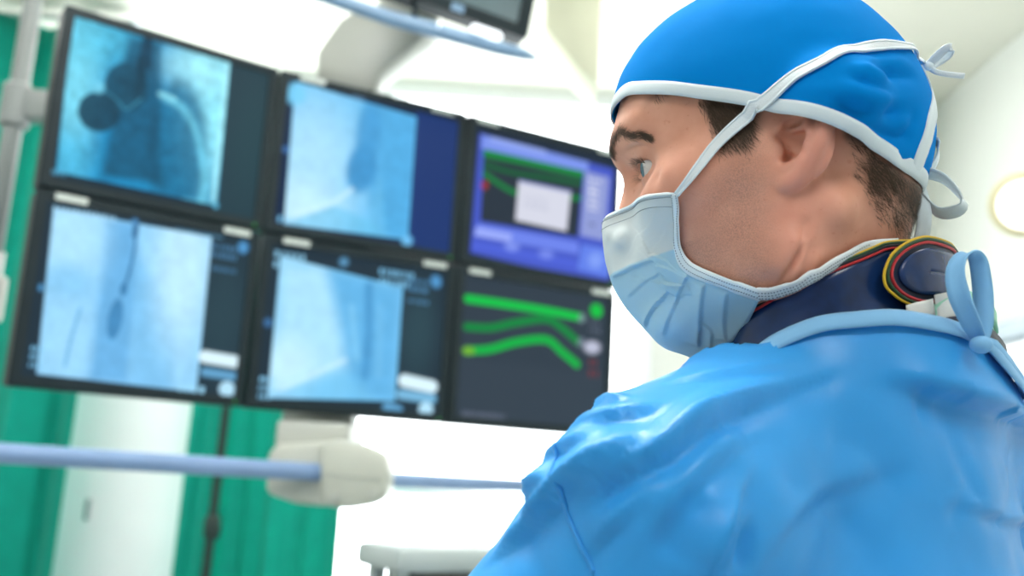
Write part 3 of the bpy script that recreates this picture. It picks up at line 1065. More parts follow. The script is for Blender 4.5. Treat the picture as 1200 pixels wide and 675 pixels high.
GOWN_PLEATS = [
    # (photographed course, height, width of the edge, fall-off)
    ([(560, 672), (590, 648), (622, 622), (655, 597), (690, 573), (725, 552), (760, 532), (800, 508)], .0180, .0062, .018),
    ([(640, 622), (671, 602), (700, 584), (727, 568), (779, 545), (814, 514), (852, 489), (905, 466), (955, 445), (1005, 428)], .0190, .0085, .022),
    ([(556, 640), (580, 622), (612, 600), (640, 582), (675, 566)], .0110, .0065, .014),
    ([(622, 522), (645, 515), (667, 508), (709, 505), (748, 500), (790, 490)], .0090, .0070, .013),
    ([(646, 502), (662, 494), (676, 489), (692, 484), (720, 484), (750, 478)], .0080, .0060, .011),
    ([(606, 575), (618, 566), (640, 551), (664, 541), (694, 530), (720, 520)], .0075, .0055, .012),
    ([(676, 662), (699, 640), (716, 624), (734, 608), (756, 590), (790, 566)], .0090, .0060, .015),
    ([(824, 700), (836, 664), (845, 634), (857, 604), (870, 572), (888, 540)], .0120, .0060, .015),
    ([(842, 700), (854, 664), (862, 634), (872, 610), (884, 584)], .0080, .0055, .010),
    ([(1020, 448), (1058, 450), (1100, 462), (1150, 478), (1200, 500), (1240, 520)], .0170, .0110, .028),
    ([(1100, 588), (1126, 591), (1150, 600), (1175, 609), (1208, 621), (1240, 635)], .0060, .0045, .012),
    ([(730, 690), (760, 640), (790, 596), (826, 556), (862, 526), (910, 500)], .0080, .0090, .022),
    ([(870, 690), (905, 640), (935, 602), (985, 568), (1040, 550), (1100, 540)], .0060, .0130, .026),
    ([(700, 470), (760, 462), (830, 452), (900, 440), (960, 425)], .0050, .0090, .016),
]
# ------------------------------------------------------------------ gown, collar and what shows at the neck
def fist(F, wr, fw, up_, side, s):
    """a lightly closed gloved hand: palm, four bent fingers of their own lengths, a thumb from the side"""
    fw = fw / np.linalg.norm(fw); side = side / np.linalg.norm(side); dn = -up_
    pc = wr + fw * .045
    R = np.stack([fw, side, up_], 1)
    F.ell(pc, (.046, .040, .016), .01, R)
    for j, (o, L) in enumerate(((-.030, .070), (-.010, .078), (.010, .073), (.029, .058))):
        k0 = wr + fw * .082 + side * o
        k1 = k0 + (fw * .8 + dn * .35) * L * .45
        k2 = k1 + (fw * .45 + dn * .8) * L * .32
        k3 = k2 + (fw * .05 + dn * .95) * L * .25
        F.chain([wr + fw * .05 + side * o * .9, k0, k1, k2, k3], [.010, .0095, .0085, .0078, .0068], .003)
    t0 = wr + fw * .022 - side * .030 * s
    t1 = t0 + fw * .030 - side * .022 * s + dn * .012
    t2 = t1 + fw * .030 - side * .002 * s + dn * .012
    F.chain([t0, t1, t2], [.014, .0105, .0085], .006)


GF = Field(steps((-.30, .17, .0034), (.17, .50, .008)), steps((-.42, -.22, .008), (-.22, .40, .0034)), steps((-1.12, -.36, .014), (-.36, .075, .0034)))
GF.ell((.010, 0, -.275), (.135, .170, .235), .04)
GF.cone((.0, 0, -.30), (.0, 0, -.55), .15, .16, .06)
for s in (1, -1):
    GF.cone((0, s * .05, -.50), (.0, s * .06, -1.04), .14, .19, .06)
    if s > 0: GF.cone((-.014, .045, -.050), (0, .152, -.117), .062, .062, .035)
    else: GF.cone((-.020, -.045, -.052), (-.015, -.170, -.088), .064, .070, .035)
    sh, el, wr = ARMS[s]
    GF.cone(sh + (0, s * .004, -.004), el, .070, .062, .035)
    GF.cone(el, wr, .062, .042, .025)
GF.cone((-.004, .008, -.085), (-.008, .015, .05), .098, .090, .035)
# hollow hem and cuffs are left to the cut below
GV, GQ = GF.mesh()
GV = relax(GV, GQ, 2, .5)
al = np.arctan2(GV[:, 1], GV[:, 0] - .0)


def neck_cut(a):
    """height of the neckline round the neck (a = 0 at the throat, + to the wearer's left)"""
    return np.interp((np.asarray(a) + PI) % (2 * PI) - PI, np.radians([-180, -160, -140, -100, -60, 0, 45, 75, 95, 108, 119, 140, 160, 180]),
                     [-.0190, -.031, -.036, -.040, -.055, -.070, -.066, -.058, -.044, -.022, -.010, -.0045, -.0075, -.0150])


rad = np.hypot(GV[:, 0], GV[:, 1])
NC_ = np.array([-.006, .012])
rad2 = np.hypot(GV[:, 0] - NC_[0], GV[:, 1] - NC_[1])
off = (rad2 < .108) & (GV[:, 2] > neck_cut(al)) & (GV[:, 2] > -.085)
off |= (GV[:, 2] < -1.05)
for s in (1, -1):
    el, wr = ARMS[s][1:]; ax = (wr - el) / np.linalg.norm(wr - el)
    off |= (((GV - wr) @ ax) > -.015) & (np.linalg.norm(GV - wr, axis=1) < .10)
keep = ~off[GQ].any(1)
GQ = GQ[keep]
used = np.unique(GQ); rm = np.full(len(GV), -1); rm[used] = np.arange(len(used)); GV = GV[used]; GQ = rm[GQ]
# pull the ragged neck edge onto the neckline
e_ = np.sort(np.concatenate([GQ[:, [i, (i + 1) % 4]] for i in range(4)]), axis=1)
ue, cnt = np.unique(e_, axis=0, return_counts=True)
bd = np.unique(ue[cnt == 1])
nb_ = bd[(np.hypot(GV[bd, 0], GV[bd, 1]) < .15) & (GV[bd, 2] > -.10)]
GV[nb_, 2] = neck_cut(np.arctan2(GV[nb_, 1], GV[nb_, 0])) 
GN = normals_of(GV, GQ); GB = bvh_of(GV, GQ)
disp = np.zeros(len(GV))
for px, amp, w, sk in GOWN_FOLDS:
    pts = [pick(a, b, GB, 0, 't') for a, b in px]; pts = [p for p in pts if p is not None]
    if len(pts) > 1: fold(GV, GN, disp, catmull(pts, 18), amp, w, sk, taper=.22)
for px, amp, tr_, dc_ in GOWN_PLEATS:
    pts = [pick(a, b, GB, 0, 't') for a, b in px]; pts = [p for p in pts if p is not None]
    if len(pts) > 1: pleat(GV, GN, disp, catmull(pts, 24), amp, tr_, dc_, .45)
w_ = smooth01(-.03 - GV[:, 2], 0, .08)
disp += w_ * (.0030 * fbm(GV * (1, 1, .55), 11, 3, 21) + .0012 * fbm(GV, 34, 2, 4))
disp -= w_ * .0030 * np.maximum(0, 1 - np.abs(fbm(GV * (1, 1, .6), 9, 2, 33)) * 5)
GV = GV + GN * disp[:, None]
GV = relax(GV, GQ, 1, .2)
GB = bvh_of(GV, GQ); GN = normals_of(GV, GQ)
gown = np_mesh('gown', tpl(GV), GQ, mat=M['gown'], parent=person)
m_ = gown.modifiers.new('thickness', 'SOLIDIFY'); m_.thickness = .0015; m_.offset = -1

# neck binding
aa = np.linspace(-PI, PI, 161)[:-1]
ba = np.arctan2(GV[nb_, 1], GV[nb_, 0]); oo = np.argsort(ba); br = np.hypot(GV[nb_, 0], GV[nb_, 1])[oo]; ba = ba[oo]
ring = np.array([(math.cos(a) * r_, math.sin(a) * r_, neck_cut(a) - .002) for a, r_ in zip(aa, np.interp(aa, ba, br, period=2 * PI))])
for _ in range(4): ring = .25 * np.roll(ring, 1, 0) + .5 * ring + .25 * np.roll(ring, -1, 0)
rn = ring * (1, 1, 0); rn /= np.linalg.norm(rn, axis=1, keepdims=True); rn[:, 2] = .55; rn /= np.linalg.norm(rn, axis=1, keepdims=True)
ribbon('neck_binding', tpl(ring + rn * .0022), rn @ TR.T, .0110, M['gown_band'], gown, .0012, 5, .0012, closed=True)
# armhole seam
for s in (1, -1):
    px = [(650, 520), (647, 545), (655, 570), (664, 598), (678, 632), (696, 672)]
    pts = [p for p in (pick(a, b, GB, .0006, 't') for a, b in px) if p is not None]
    sp_, sn_ = near(catmull(pts, 40) * (1, s, 1), GB, .0005)
    ribbon('sleeve_seam', tpl(sp_), sn_ @ TR.T, .0022, M['gown_seam'], gown, .0006, 3, .0002)


def tp_(px, py, d): return w2t(at(px, py, d))


def tband(name, pts, width, mat, parent, edge, n=36, thick=.001):
    P_ = catmull(pts, n); T = np.gradient(P_, axis=0); T /= np.linalg.norm(T, axis=1, keepdims=True)
    N = np.cross(T, np.asarray(edge, float)); N /= np.linalg.norm(N, axis=1, keepdims=True) + 1e-9
    if hasattr(width, '__len__'): width = list(np.interp(np.linspace(0, 1, n), np.linspace(0, 1, len(width)), width))
    return ribbon(name, tpl(P_), N @ TR.T, width, mat, parent, thick, 5, .0015)


# neck tie at the nape: upright loop, knot and falling ends
def on_gown(px, py, out):
    h = pick(px, py, GB, out, 't')
    return h if h is not None else w2t(at(px, py, .66))


d0 = float((t2w(on_gown(1150, 412, .004)) - CAM) @ FWD)
eL = w2t(T0 + np.array([.55, -.80, .25])) / 1.0
tband('neck_tie', [tp_(1149, 402, d0 - .010), tp_(1138, 380, d0 - .014), tp_(1124, 347, d0 - .016), tp_(1119, 318, d0 - .012), tp_(1126, 299, d0 - .004), tp_(1138, 295, d0 + .004), tp_(1147, 308, d0 + .008), tp_(1152, 345, d0 + .006), tp_(1153, 380, d0), tp_(1150, 402, d0 - .006)], [.007, .0105, .0115, .010, .008, .008, .010, .011, .010, .007], M['gown_band'], gown, w2t(T0 + np.array([.80, -.55, .05])), 48)
for crs, wd in (([(1149, 406), (1162, 411), (1178, 419), (1196, 430), (1220, 446), (1240, 462)], [.009, .012, .015, .018, .019, .019]), ([(1150, 407), (1164, 423), (1180, 443), (1198, 468), (1215, 495)], [.008, .010, .012, .012, .012])):
    P_ = catmull([on_gown(a, b, .005) for a, b in crs], 34)
    P_, n_ = near(P_, GB, .0045)
    ribbon('neck_tie', tpl(P_), n_ @ TR.T, list(np.interp(np.linspace(0, 1, 34), np.linspace(0, 1, len(wd)), wd)), M['gown_band'], gown, .001, 5, .0015)
bm = bmesh.new(); bmesh.ops.create_uvsphere(bm, u_segments=14, v_segments=10, radius=.0058)
kc = tp_(1150, 404, d0 - .016)
for v_ in bm.verts: v_.co = Vector(tpl(kc + np.array(v_.co) * (1.1, 1.1, .85)))
bm_obj('tie_knot', bm, M['gown_band'], gown)

# ---- thyroid collar
CC = np.array([.004, -.006, 0])
def col_top(a):
    a = np.abs((a + PI) % (2 * PI) - PI) if False else (a % (2 * PI))
    return np.interp(a, np.radians([0, 52, 75, 100, 120, 142, 160, 180, 205, 232, 300, 360]), COL_TOP)


def col_pt(a, drop, out=0.0):
    """point on the collar band at angle a, drop metres below its top edge"""
    r_ = float(np.interp(a % (2 * PI), RA, RC)) + .04 * max(drop, 0) + out
    return CC + np.array([r_ * math.cos(a), r_ * math.sin(a), float(col_top(a)) - drop])


RA = np.linspace(0, 2 * PI, 73)
RC = np.interp(RA, np.radians([0, 52, 75, 100, 120, 142, 160, 180, 205, 232, 300, 360]), [.070, .080, .092, .106, .107, .0890, .081, .072, .066, .064, .066, .070])
for _ in range(3): RC[:-1] = .25 * np.roll(RC[:-1], 1) + .5 * RC[:-1] + .25 * np.roll(RC[:-1], -1); RC[-1] = RC[0]
COL_TOP = [-.026, -.018, -.010, .004, .022, .042, .048, .050, .048, .044, .010, -.020]
NCA, NCD = 160, 10
cv_ = [col_pt(2 * PI * i / NCA, .062 * j / (NCD - 1)) for i in range(NCA) for j in range(NCD)]
cq_ = [q_[::-1] for q_ in grid_quads(NCA, NCD, True)]
cv_ = np.array(cv_); cn_ = normals_of(cv_, np.array(cq_))
if np.mean(np.einsum('ij,ij->i', cn_, cv_ - CC)) < 0: cq_ = [q_[::-1] for q_ in cq_]; cn_ = -cn_
dd_ = .0012 * fbm(cv_, 55, 2, 2)
collar = np_mesh('thyroid_collar', tpl(cv_ + cn_ * dd_[:, None]), cq_, mat=M['navy_vinyl'], parent=person)
m_ = collar.modifiers.new('thickness', 'SOLIDIFY'); m_.thickness = .004; m_.offset = 0


def tube_obj(name, pts, r_, mat, parent, closed=False):
    bm = bmesh.new(); bm_tube(bm, [tuple(p) for p in tpl(pts)], r_, 8, not closed)
    return bm_obj(name, bm, mat, parent)


circ = np.linspace(0, 2 * PI, 121)
for nm, drop, out, r_ in (('pipe_yellow', -.0022, .0012, .0008), ('pipe_green', -.0009, .0024, .0009), ('pipe_black', .0007, .0027, .0009), ('pipe_red', .0024, .0027, .0009)):
    tube_obj('piping', [col_pt(a, drop, out) for a in circ], r_, M[nm], collar)
# closing flap, its left end rounded, edged with the same piping
def flap_pt(u, v, out=0.0):
    """u along the band (m, 0 at the rounded end), v below its top edge (m)"""
    a = math.radians(FLAP_A0) + u / .078
    return col_pt(a, v - .0020, .0085 + out)


FLAP_A0 = 139
FL, FH = .118, .043


def flap_edge(inset):
    h_ = FH / 2 - inset; pts = []
    for t in np.linspace(0, 1, 16)[:-1]: pts.append((FL - (FL - FH * .62) * t, inset))
    for t in np.linspace(0, 1, 26): 
        a = -PI / 2 - PI * t
        pts.append((FH * .62 + math.cos(a) * (FH * .62 - inset), FH / 2 + math.sin(a) * h_))
    for t in np.linspace(0, 1, 16)[1:]: pts.append((FH * .62 + (FL - FH * .62) * t, FH - inset))
    return pts


vv_, qq_ = [], []
ed = flap_edge(.001); nE = len(ed)
for lvl in range(9):
    s_ = lvl / 8
    for (u, v) in ed:
        cu = max(u, FH * .62) if u < FL else FL
        vv_.append(flap_pt(u + (cu - u) * s_, v + (FH / 2 - v) * s_, .0014 * (1 - (1 - s_) ** 3) * 0 + .0006 * s_))
for lvl in range(8):
    for i in range(nE - 1):
        a = lvl * nE + i; qq_.append((a, a + 1, a + nE + 1, a + nE))
flap = np_mesh('flap', tpl(vv_), qq_, mat=M['navy_dark'], parent=collar)
m_ = flap.modifiers.new('thickness', 'SOLIDIFY'); m_.thickness = .004; m_.offset = 0
for nm, ins, out, r_ in (('pipe_yellow', -.0002, .0018, .0009), ('pipe_green', .0015, .0026, .0010), ('pipe_red', .0034, .0026, .0010)):
    tube_obj('piping', [flap_pt(u, v, out) for u, v in flap_edge(ins)], r_, M[nm], flap)
ins_ = flap_edge(.0072)
vv_, qq_ = [], []
for lvl in range(7):
    s_ = lvl / 6
    for (u, v) in ins_: vv_.append(flap_pt(u + (max(u, FH * .62) - u) * s_, v + (FH / 2 - v) * s_, .0030))
for lvl in range(6):
    for i in range(nE - 1):
        a = lvl * nE + i; qq_.append((a, a + 1, a + nE + 1, a + nE))
pn = np_mesh('flap_panel', tpl(vv_), qq_, mat=M['navy_vinyl'], parent=flap)
m_ = pn.modifiers.new('thickness', 'SOLIDIFY'); m_.thickness = .0014; m_.offset = 0

# ---- scrub top, apron strap and white washing labels at the nape
def neck_strip(name, a0, a1, z0, z1, r0, r1, mat, parent, n=40, m=8, wob=0.0, seed=0, thick=.0015):
    V_ = []
    for i in range(n):
        a = math.radians(a0 + (a1 - a0) * i / (n - 1))
        for j in range(m):
            s_ = j / (m - 1); r_ = r0 + (r1 - r0) * s_
            V_.append((math.cos(a) * r_, math.sin(a) * r_, z0 + (z1 - z0) * s_))
    V_ = np.array(V_)
    if wob: V_ = V_ + (V_ * (1, 1, 0) / .09) * (wob * fbm(V_, 60, 2, seed))[:, None] + np.array([0, 0, 1]) * (wob * fbm(V_, 45, 2, seed + 5))[:, None]
    q_ = grid_quads(n, m)
    o = np_mesh(name, tpl(V_), q_, mat=mat, parent=parent)
    mm_ = o.modifiers.new('thickness', 'SOLIDIFY'); mm_.thickness = thick; mm_.offset = 0
    return o


def ring_r(a):
    return np.interp(a % (2 * PI), np.append(RGA, RGA[0] + 2 * PI), np.append(RGR, RGR[0]))


o2 = np.argsort(np.arctan2(ring[:, 1], ring[:, 0]) % (2 * PI)); RGA = (np.arctan2(ring[:, 1], ring[:, 0]) % (2 * PI))[o2]; RGR = np.hypot(ring[:, 0], ring[:, 1])[o2]


def neck_strip(name, a0, a1, top, drop, inset, mat, parent, n=60, m=8, wob=0.0, seed=0, thick=.0015, lean=.2):
    V_ = []
    for i in range(n):
        a = math.radians(a0 + (a1 - a0) * i / (n - 1)); zt_ = float(top(math.degrees(a))) if callable(top) else top
        for j in range(m):
            s_ = j / (m - 1); r_ = float(ring_r(a)) - inset - lean * drop * (1 - s_)
            V_.append((math.cos(a) * r_, math.sin(a) * r_, zt_ - drop * s_))
    V_ = np.array(V_)
    if wob: V_ = V_ + (V_ * (1, 1, 0) / .09) * (wob * fbm(V_, 60, 2, seed))[:, None] + np.array([0, 0, 1]) * (wob * fbm(V_, 45, 2, seed + 5))[:, None]
    o = np_mesh(name, tpl(V_), grid_quads(n, m), mat=mat, parent=parent)
    mm_ = o.modifiers.new('thickness', 'SOLIDIFY'); mm_.thickness = thick; mm_.offset = 0
    return o


SCT = lambda d: np.interp(d, [90, 140, 158, 172, 200, 235, 270], [-.02, -.014, .004, .018, .018, -.006, -.03])
scrub = neck_strip('scrub_top', 140, 268, SCT, .040, .0105, M['scrub_green'], person, 80, 12, .0012, 3, lean=.1)
neck_strip('scrub_neckband', 140, 268, lambda d: SCT(d) + .002, .010, .0118, M['scrub_green'], scrub, 80, 4, .0012, 3, .0028, 0)
apron = neck_strip('apron_strap', 112, 226, lambda d: np.interp(d, [112, 145, 165, 185, 205, 226], [-.018, -.007, .000, .000, -.008, -.030]), .030, .0050, M['navy_dark'], person, 60, 8, .0006, 8, .003, .05)
for a0, a1, zt_, dr_ in ((159, 171, .012, .016), (147, 157, .004, .010)):
    neck_strip('washing_label', a0, a1, lambda d: zt_ + .0005 * (d - a0), dr_, .0085, M['label_white'], scrub, 10, 6, .001, int(a0), .0012, .15)

# ---- gloves, trousers and clogs (below the frame)
for s in (1, -1):
    el, wr = ARMS[s][1:]; ax = (wr - el) / np.linalg.norm(wr - el)
    lo, hi = wr - .10, wr + .16
    F = Field(*[np.arange(lo[c], hi[c], .003) for c in range(3)])
    sd = np.cross(np.array([0, 0, 1.0]), ax); sd /= np.linalg.norm(sd); up_ = np.cross(ax, sd)
    F.cone(wr - ax * .05, wr + ax * .03, .031, .027, .01)
    fist(F, wr, ax, up_, sd, s)
    bm = bmesh.new(); bm_tube(bm, [tuple(p) for p in tpl([wr - ax * o_ for o_ in (.040, .034, .012, .006)])], [.043, .0455, .0435, .040], 28); bm_obj('cuff', bm, M['label_white'], gown)
    v, q = F.mesh(); np_mesh('glove', tpl(v), q, mat=M['glove'], parent=person)
F = Field(steps((-.18, .18, .010)), steps((-.28, .28, .010)), steps((-1.44, -.50, .012)))
F.ell((-.005, 0, -.62), (.125, .18, .14), .05)
for s in (1, -1): F.cone((0, s * .09, -.64), (0, s * .105, -1.40), .098, .075, .03)
v, q = F.mesh(); np_mesh('trousers', tpl(v), q, mat=M['scrub_teal'], parent=person)
for s in (1, -1):
    F = Field(steps((-.12, .22, .006)), steps((s * .12 - .09, s * .12 + .09, .006)), steps((-1.53, -1.38, .006)))
    F.ell((.085, s * .122, -1.482), (.105, .052, .038), .02)
    F.ell((-.035, s * .108, -1.478), (.055, .046, .042), .02)
    F.op(lambda X, Y, Z: (Z + (T0[2] - .001)) + 0 * X + 0 * Y, (-.2, -1, -1.6), (.3, 1, -1.3), .002, 'sub')
    v, q = F.mesh(); np_mesh('clog', tpl(v), q, mat=M['clog'], parent=person)
# ------------------------------------------------------------------ more materials
plain('wall_white', (.70, .715, .67), .7, var=.02, scale=3)
plain('ceiling_cream', (.70, .69, .60), .8, var=.02, scale=3)
plain('floor_grey', (.42, .46, .47), .35, var=.08, scale=4)
plain('cream_blind', (.60, .61, .46), .8, var=.04, scale=8)
plain('frame_white', (.80, .82, .82), .5, var=.03)
plain('bezel', (.010, .020, .024), .5, var=.12, scale=20, spec=.25)
plain('bezel_back', (.022, .030, .036), .5, var=.12, scale=20)
plain('sticker', (.50, .56, .52), .6, var=.1, scale=80)
plain('arm_paint', (.44, .46, .41), .45, var=.04, scale=9)
plain('housing_paint', (.47, .49, .42), .42, var=.04, scale=9)
plain('pole_paint', (.27, .30, .29), .38, var=.05, scale=9)
plain('rail_blue', (.20, .31, .50), .32, var=.06, scale=9)
plain('tray_blue', (.20, .33, .48), .35, var=.06, scale=9)
plain('console_grey', (.44, .50, .48), .4, var=.05, scale=9)
plain('console_dark', (.10, .10, .09), .5, var=.1, scale=9)
plain('white_plastic', (.80, .82, .82), .35, var=.03, scale=9)
plain('cabinet_white', (.88, .90, .91), .45, var=.02, scale=5)
plain('cord_black', (.010, .030, .026), .5, var=.1)
plain('steel', (.55, .58, .60), .25, metal=.9, var=.05)
plain('counter_blue', (.30, .36, .40), .4, var=.05, scale=5)
plain('lamp_brass', (.72, .66, .40), .3, var=.05)
cloth('curtain_green', (.0015, .385, .285), .8, 500, .1, .1, trans=.28, var=.06)
k = NT('pink'); k.set(Base__Color=(.6, .25, .3, 1))


def emitter(name, col, strength):
    k = NT(name); k.set(Base__Color=(0, 0, 0, 1), Roughness=.4)
    k.b.inputs['Emission Color'].default_value = tuple(col) + (1,)
    k.b.inputs['Emission Strength'].default_value = strength


emitter('window_day', (.93, .98, 1.0), WINDOW_S)
emitter('added_panel', (1.0, .98, .94), PANEL_S)
emitter('added_panel_back', (1.0, .99, .96), PANEL_S * 1.7)
emitter('added_panel_key', (1.0, .98, .95), PANEL_S * 3.4)  # stronger panel added as key light over the person
emitter('added_panel_rear', (1.0, .98, .94), PANEL_S * 2.2)  # panels added behind the camera to shade the gown's back from above
emitter('lamp_bulb', (1.0, .98, .90), 2.0)
emitter('led_green', (.05, .8, .1), .6)
emitter('glare_white', (.9, .97, 1.0), 1.8)  # glow used for the glare spots on the rail
k = NT('screen_picture').set(Base__Color=(.004, .006, .008, 1), Roughness=.35)
a_ = k.n('ShaderNodeVertexColor', _layer_name='picture'); k.l(a_.outputs['Color'], k.b.inputs['Emission Color'])
k.b.inputs['Emission Strength'].default_value = .86
k.b.inputs['Specular IOR Level'].default_value = .08
plain('screen_off', (.085, .135, .15), .3, var=.05)


def structure(o, name=None):
    o['kind'] = 'structure'
    return o


def box(name, lo, hi, mat, parent=None, bevel=0.0, loc=None):
    bm = bmesh.new(); bm_box(bm, lo, hi, bevel)
    return bm_obj(name, bm, mat, parent, smooth=bevel > 0, angle=math.radians(40) if bevel > 0 else None)


# ------------------------------------------------------------------ the room
CZ, BY, RX, LX, FY = 3.15, 4.20, 1.85, -3.3, -2.6
structure(box('floor', (LX - .1, FY, -.1), (RX + .1, BY + .1, 0), M['floor_grey']))
structure(box('ceiling', (LX - .1, FY, CZ), (RX + .1, BY + .1, CZ + .1), M['ceiling_cream']))
structure(box('wall_right', (RX, FY, 0), (RX + .1, BY + .1, CZ), M['wall_white']))
structure(box('wall_left', (LX - .1, FY, 0), (LX, BY + .1, CZ), M['wall_white']))
# back wall with the window opening
WX0, WX1, WZ0, WZ1 = -2.05, .62, .55, 3.12
bm = bmesh.new()
for lo, hi in (((LX, BY, 0), (WX0, BY + .1, CZ)), ((WX1, BY, 0), (RX, BY + .1, CZ)), ((WX0, BY, 0), (WX1, BY + .1, WZ0)), ((WX0, BY, WZ1), (WX1, BY + .1, CZ))):
    bm_box(bm, lo, hi)
structure(bm_obj('wall_back', bm, M['wall_white'], smooth=False))
win = structure(box('window_1', (WX0, BY + .06, WZ0), (WX1, BY + .075, WZ1), M['window_day']))
bm = bmesh.new()
for x0, x1, z0, z1 in ((WX0, WX1, WZ0, WZ0 + .05), (WX0, WX1, WZ1 - .05, WZ1), (WX0, WX0 + .05, WZ0, WZ1), (WX1 - .05, WX1, WZ0, WZ1), (-.84, -.79, WZ0, WZ1), (WX0, WX1, 1.30, 1.335)):
    bm_box(bm, (x0, BY + .015, z0), (x1, BY + .055, z1), .004)
bm_obj('window_frame', bm, M['frame_white'], win)
box('window_sill', (WX0 - .03, BY - .10, WZ0 - .045), (WX1 + .03, BY + .05, WZ0 - .002), M['frame_white'], win, .008)
box('baseboard_back', (LX, BY - .015, 0), (RX, BY, .09), M['frame_white'], bevel=.003)['kind'] = 'structure'
box('baseboard_right', (RX - .015, FY, 0), (RX, BY - .015, .09), M['frame_white'], bevel=.003)['kind'] = 'structure'
# cream ceiling column, its slanting lower end seen beside the display
YB = 2.95
pts = [at_y(636, -95, YB), at_y(638, 32, YB), at_y(678, 80, YB), at_y(702, 100, YB), at_y(703, -95, YB)]
pts[0][2] = pts[-1][2] = CZ - .025; pts[0][0] = pts[1][0]; pts[-1][0] = pts[3][0]
r = empty('ceiling_column', (pts[2][0], YB + .10, CZ)); props(r, 'cream column hanging from the ceiling right of the dark display', 'column')
bm = bmesh.new()
f_ = [bm.verts.new((p[0] - pts[2][0], -.10, p[2] - CZ)) for p in pts]; b_ = [bm.verts.new((p[0] - pts[2][0], .10, p[2] - CZ)) for p in pts]
for i in range(5): bm.faces.new((f_[i], f_[(i + 1) % 5], b_[(i + 1) % 5], b_[i]))
bm.faces.new(f_[::-1]); bm.faces.new(b_); bmesh.ops.recalc_face_normals(bm, faces=bm.faces[:])
bmesh.ops.bevel(bm, geom=bm.edges[:] + bm.verts[:], offset=.008, segments=2, affect='EDGES', profile=.5)
bm_obj('housing', bm, M['cream_blind'], r, angle=.7)
bm = bmesh.new(); bm_box(bm, (-.13, -.14, -.026), (.13, .14, -.002), .006); bm_obj('ceiling_plate', bm, M['frame_white'], r, angle=.7)

# ceiling lamps added out of view to light the person and the back wall
for i, (x, y, lab) in enumerate(((-2.2, 2.75, 'added unseen ceiling lamp panel near the green curtains'), (-.7, 2.75, 'added unseen ceiling lamp panel over the six screens'), (.8, 2.75, 'added unseen ceiling lamp panel near the cream ceiling column'), (-1.9, 1.0, 'added unseen ceiling lamp panel on the left behind the monitors'), (-.4, 1.0, 'added unseen ceiling lamp panel above the person'), (1.1, 1.0, 'added unseen ceiling lamp panel above the right wall'), (-1.3, -1.0, 'added unseen rear ceiling lamp panel on the left'), (.6, -1.0, 'added unseen rear ceiling lamp panel on the right'))):
    r = empty('added_ceiling_lamp', (x, y, CZ - .02)); props(r, lab, 'lamp', 'added ceiling lamps')
    bm = bmesh.new()
    for lo, hi in (((-.33, -.33, -.012), (.33, -.29, .02)), ((-.33, .29, -.012), (.33, .33, .02)), ((-.33, -.29, -.012), (-.29, .29, .02)), ((.29, -.29, -.012), (.33, .29, .02))): bm_box(bm, lo, hi, .004)
    bm_obj('lamp_frame', bm, M['frame_white'], r)
    box('diffuser', (-.29, -.29, -.004), (.29, .29, .004), M['added_panel_key' if lab.endswith('above the person') else 'added_panel_back' if y > 2 else 'added_panel_rear' if y < 0 else 'added_panel'], r)

# ------------------------------------------------------------------ curtains, cabinet, cord
def curtain(name, x0, x1, y, z0, z1, waves, amp, seed, label, group=None):
    n, m = int(waves * 24) + 1, 30
    V_ = []
    for i in range(n):
        s_ = i / (n - 1)
        for j in range(m):
            t = j / (m - 1)
            ph = s_ * waves * 2 * PI + .5 * math.sin(seed + 5 * s_) + .25 * math.sin(3 * t + seed)
            V_.append((x0 + (x1 - x0) * s_ + .010 * math.sin(2 * ph + 1), y + amp * math.sin(ph) * (.75 + .25 * t) + .010 * math.sin(3.1 * ph + seed), z0 + (z1 - z0) * t))
    r = empty(name, ((x0 + x1) / 2, y, z0)); props(r, label, 'curtain', group)
    bpy.context.view_layer.update()
    V_ = np.array(V_) - np.array([(x0 + x1) / 2, y, z0])
    o = np_mesh('fabric', V_, grid_quads(n, m), mat=M['curtain_green'], parent=r)
    mm_ = o.modifiers.new('thickness', 'SOLIDIFY'); mm_.thickness = .003
    hem = V_.reshape(n, m, 3)[:, 0]
    bm = bmesh.new(); bm_tube(bm, [tuple(p + np.array([0, 0, .006])) for p in hem], .005, 6); bm_obj('hem', bm, M['curtain_green'], r)
    bm = bmesh.new(); bm_tube(bm, [(-(x1 - x0) / 2 - .02, 0, z1 - z0 + .02), ((x1 - x0) / 2 + .02, 0, z1 - z0 + .02)], .012, 10); bm_obj('curtain_rail', bm, M['steel'], r)
    return r


CY = 3.72
X = lambda px, py, y: float(at_y(px, py, y)[0])
curtain('curtain', X(-150, 560, CY), X(86, 560, CY), CY, .03, CZ - .05, 2.7, .062, 1.3, 'long green curtain left of the white cabinet, behind the equipment pole', 'green curtains')
curtain('curtain', X(214, 560, CY), X(262, 560, CY), CY - .03, .03, 2.42, .8, .018, 2.1, 'narrow green curtain between the white cabinet and the black cord', 'green curtains')
curtain('curtain', X(254, 560, CY), X(403, 560, CY), CY + .05, .03, 2.42, 1.7, .026, 4.0, 'wide green curtain right of the black cord, behind the handle unit', 'green curtains')
CBY = CY + .26
cx0, cx1 = X(72, 560, CBY), X(228, 560, CBY)
r = empty('cabinet', ((cx0 + cx1) / 2, CBY, 0)); props(r, 'tall white cabinet standing between two green curtains', 'cabinet')
hw = (cx1 - cx0) / 2
box('carcass', (-hw, -.10, .0), (hw, .18, 2.25), M['cabinet_white'], r, .012)
dr = box('door', (-hw + .035, -.116, .06), (hw - .006, -.101, 2.22), M['cabinet_white'], r, .006)
hp_ = at_y(103, 597, CBY - .12) - np.array([(cx0 + cx1) / 2, CBY, 0])
box('handle', (hp_[0] - .008, -.132, hp_[2] - .04), (hp_[0] + .008, -.1165, hp_[2] + .04), M['steel'], dr, .003)
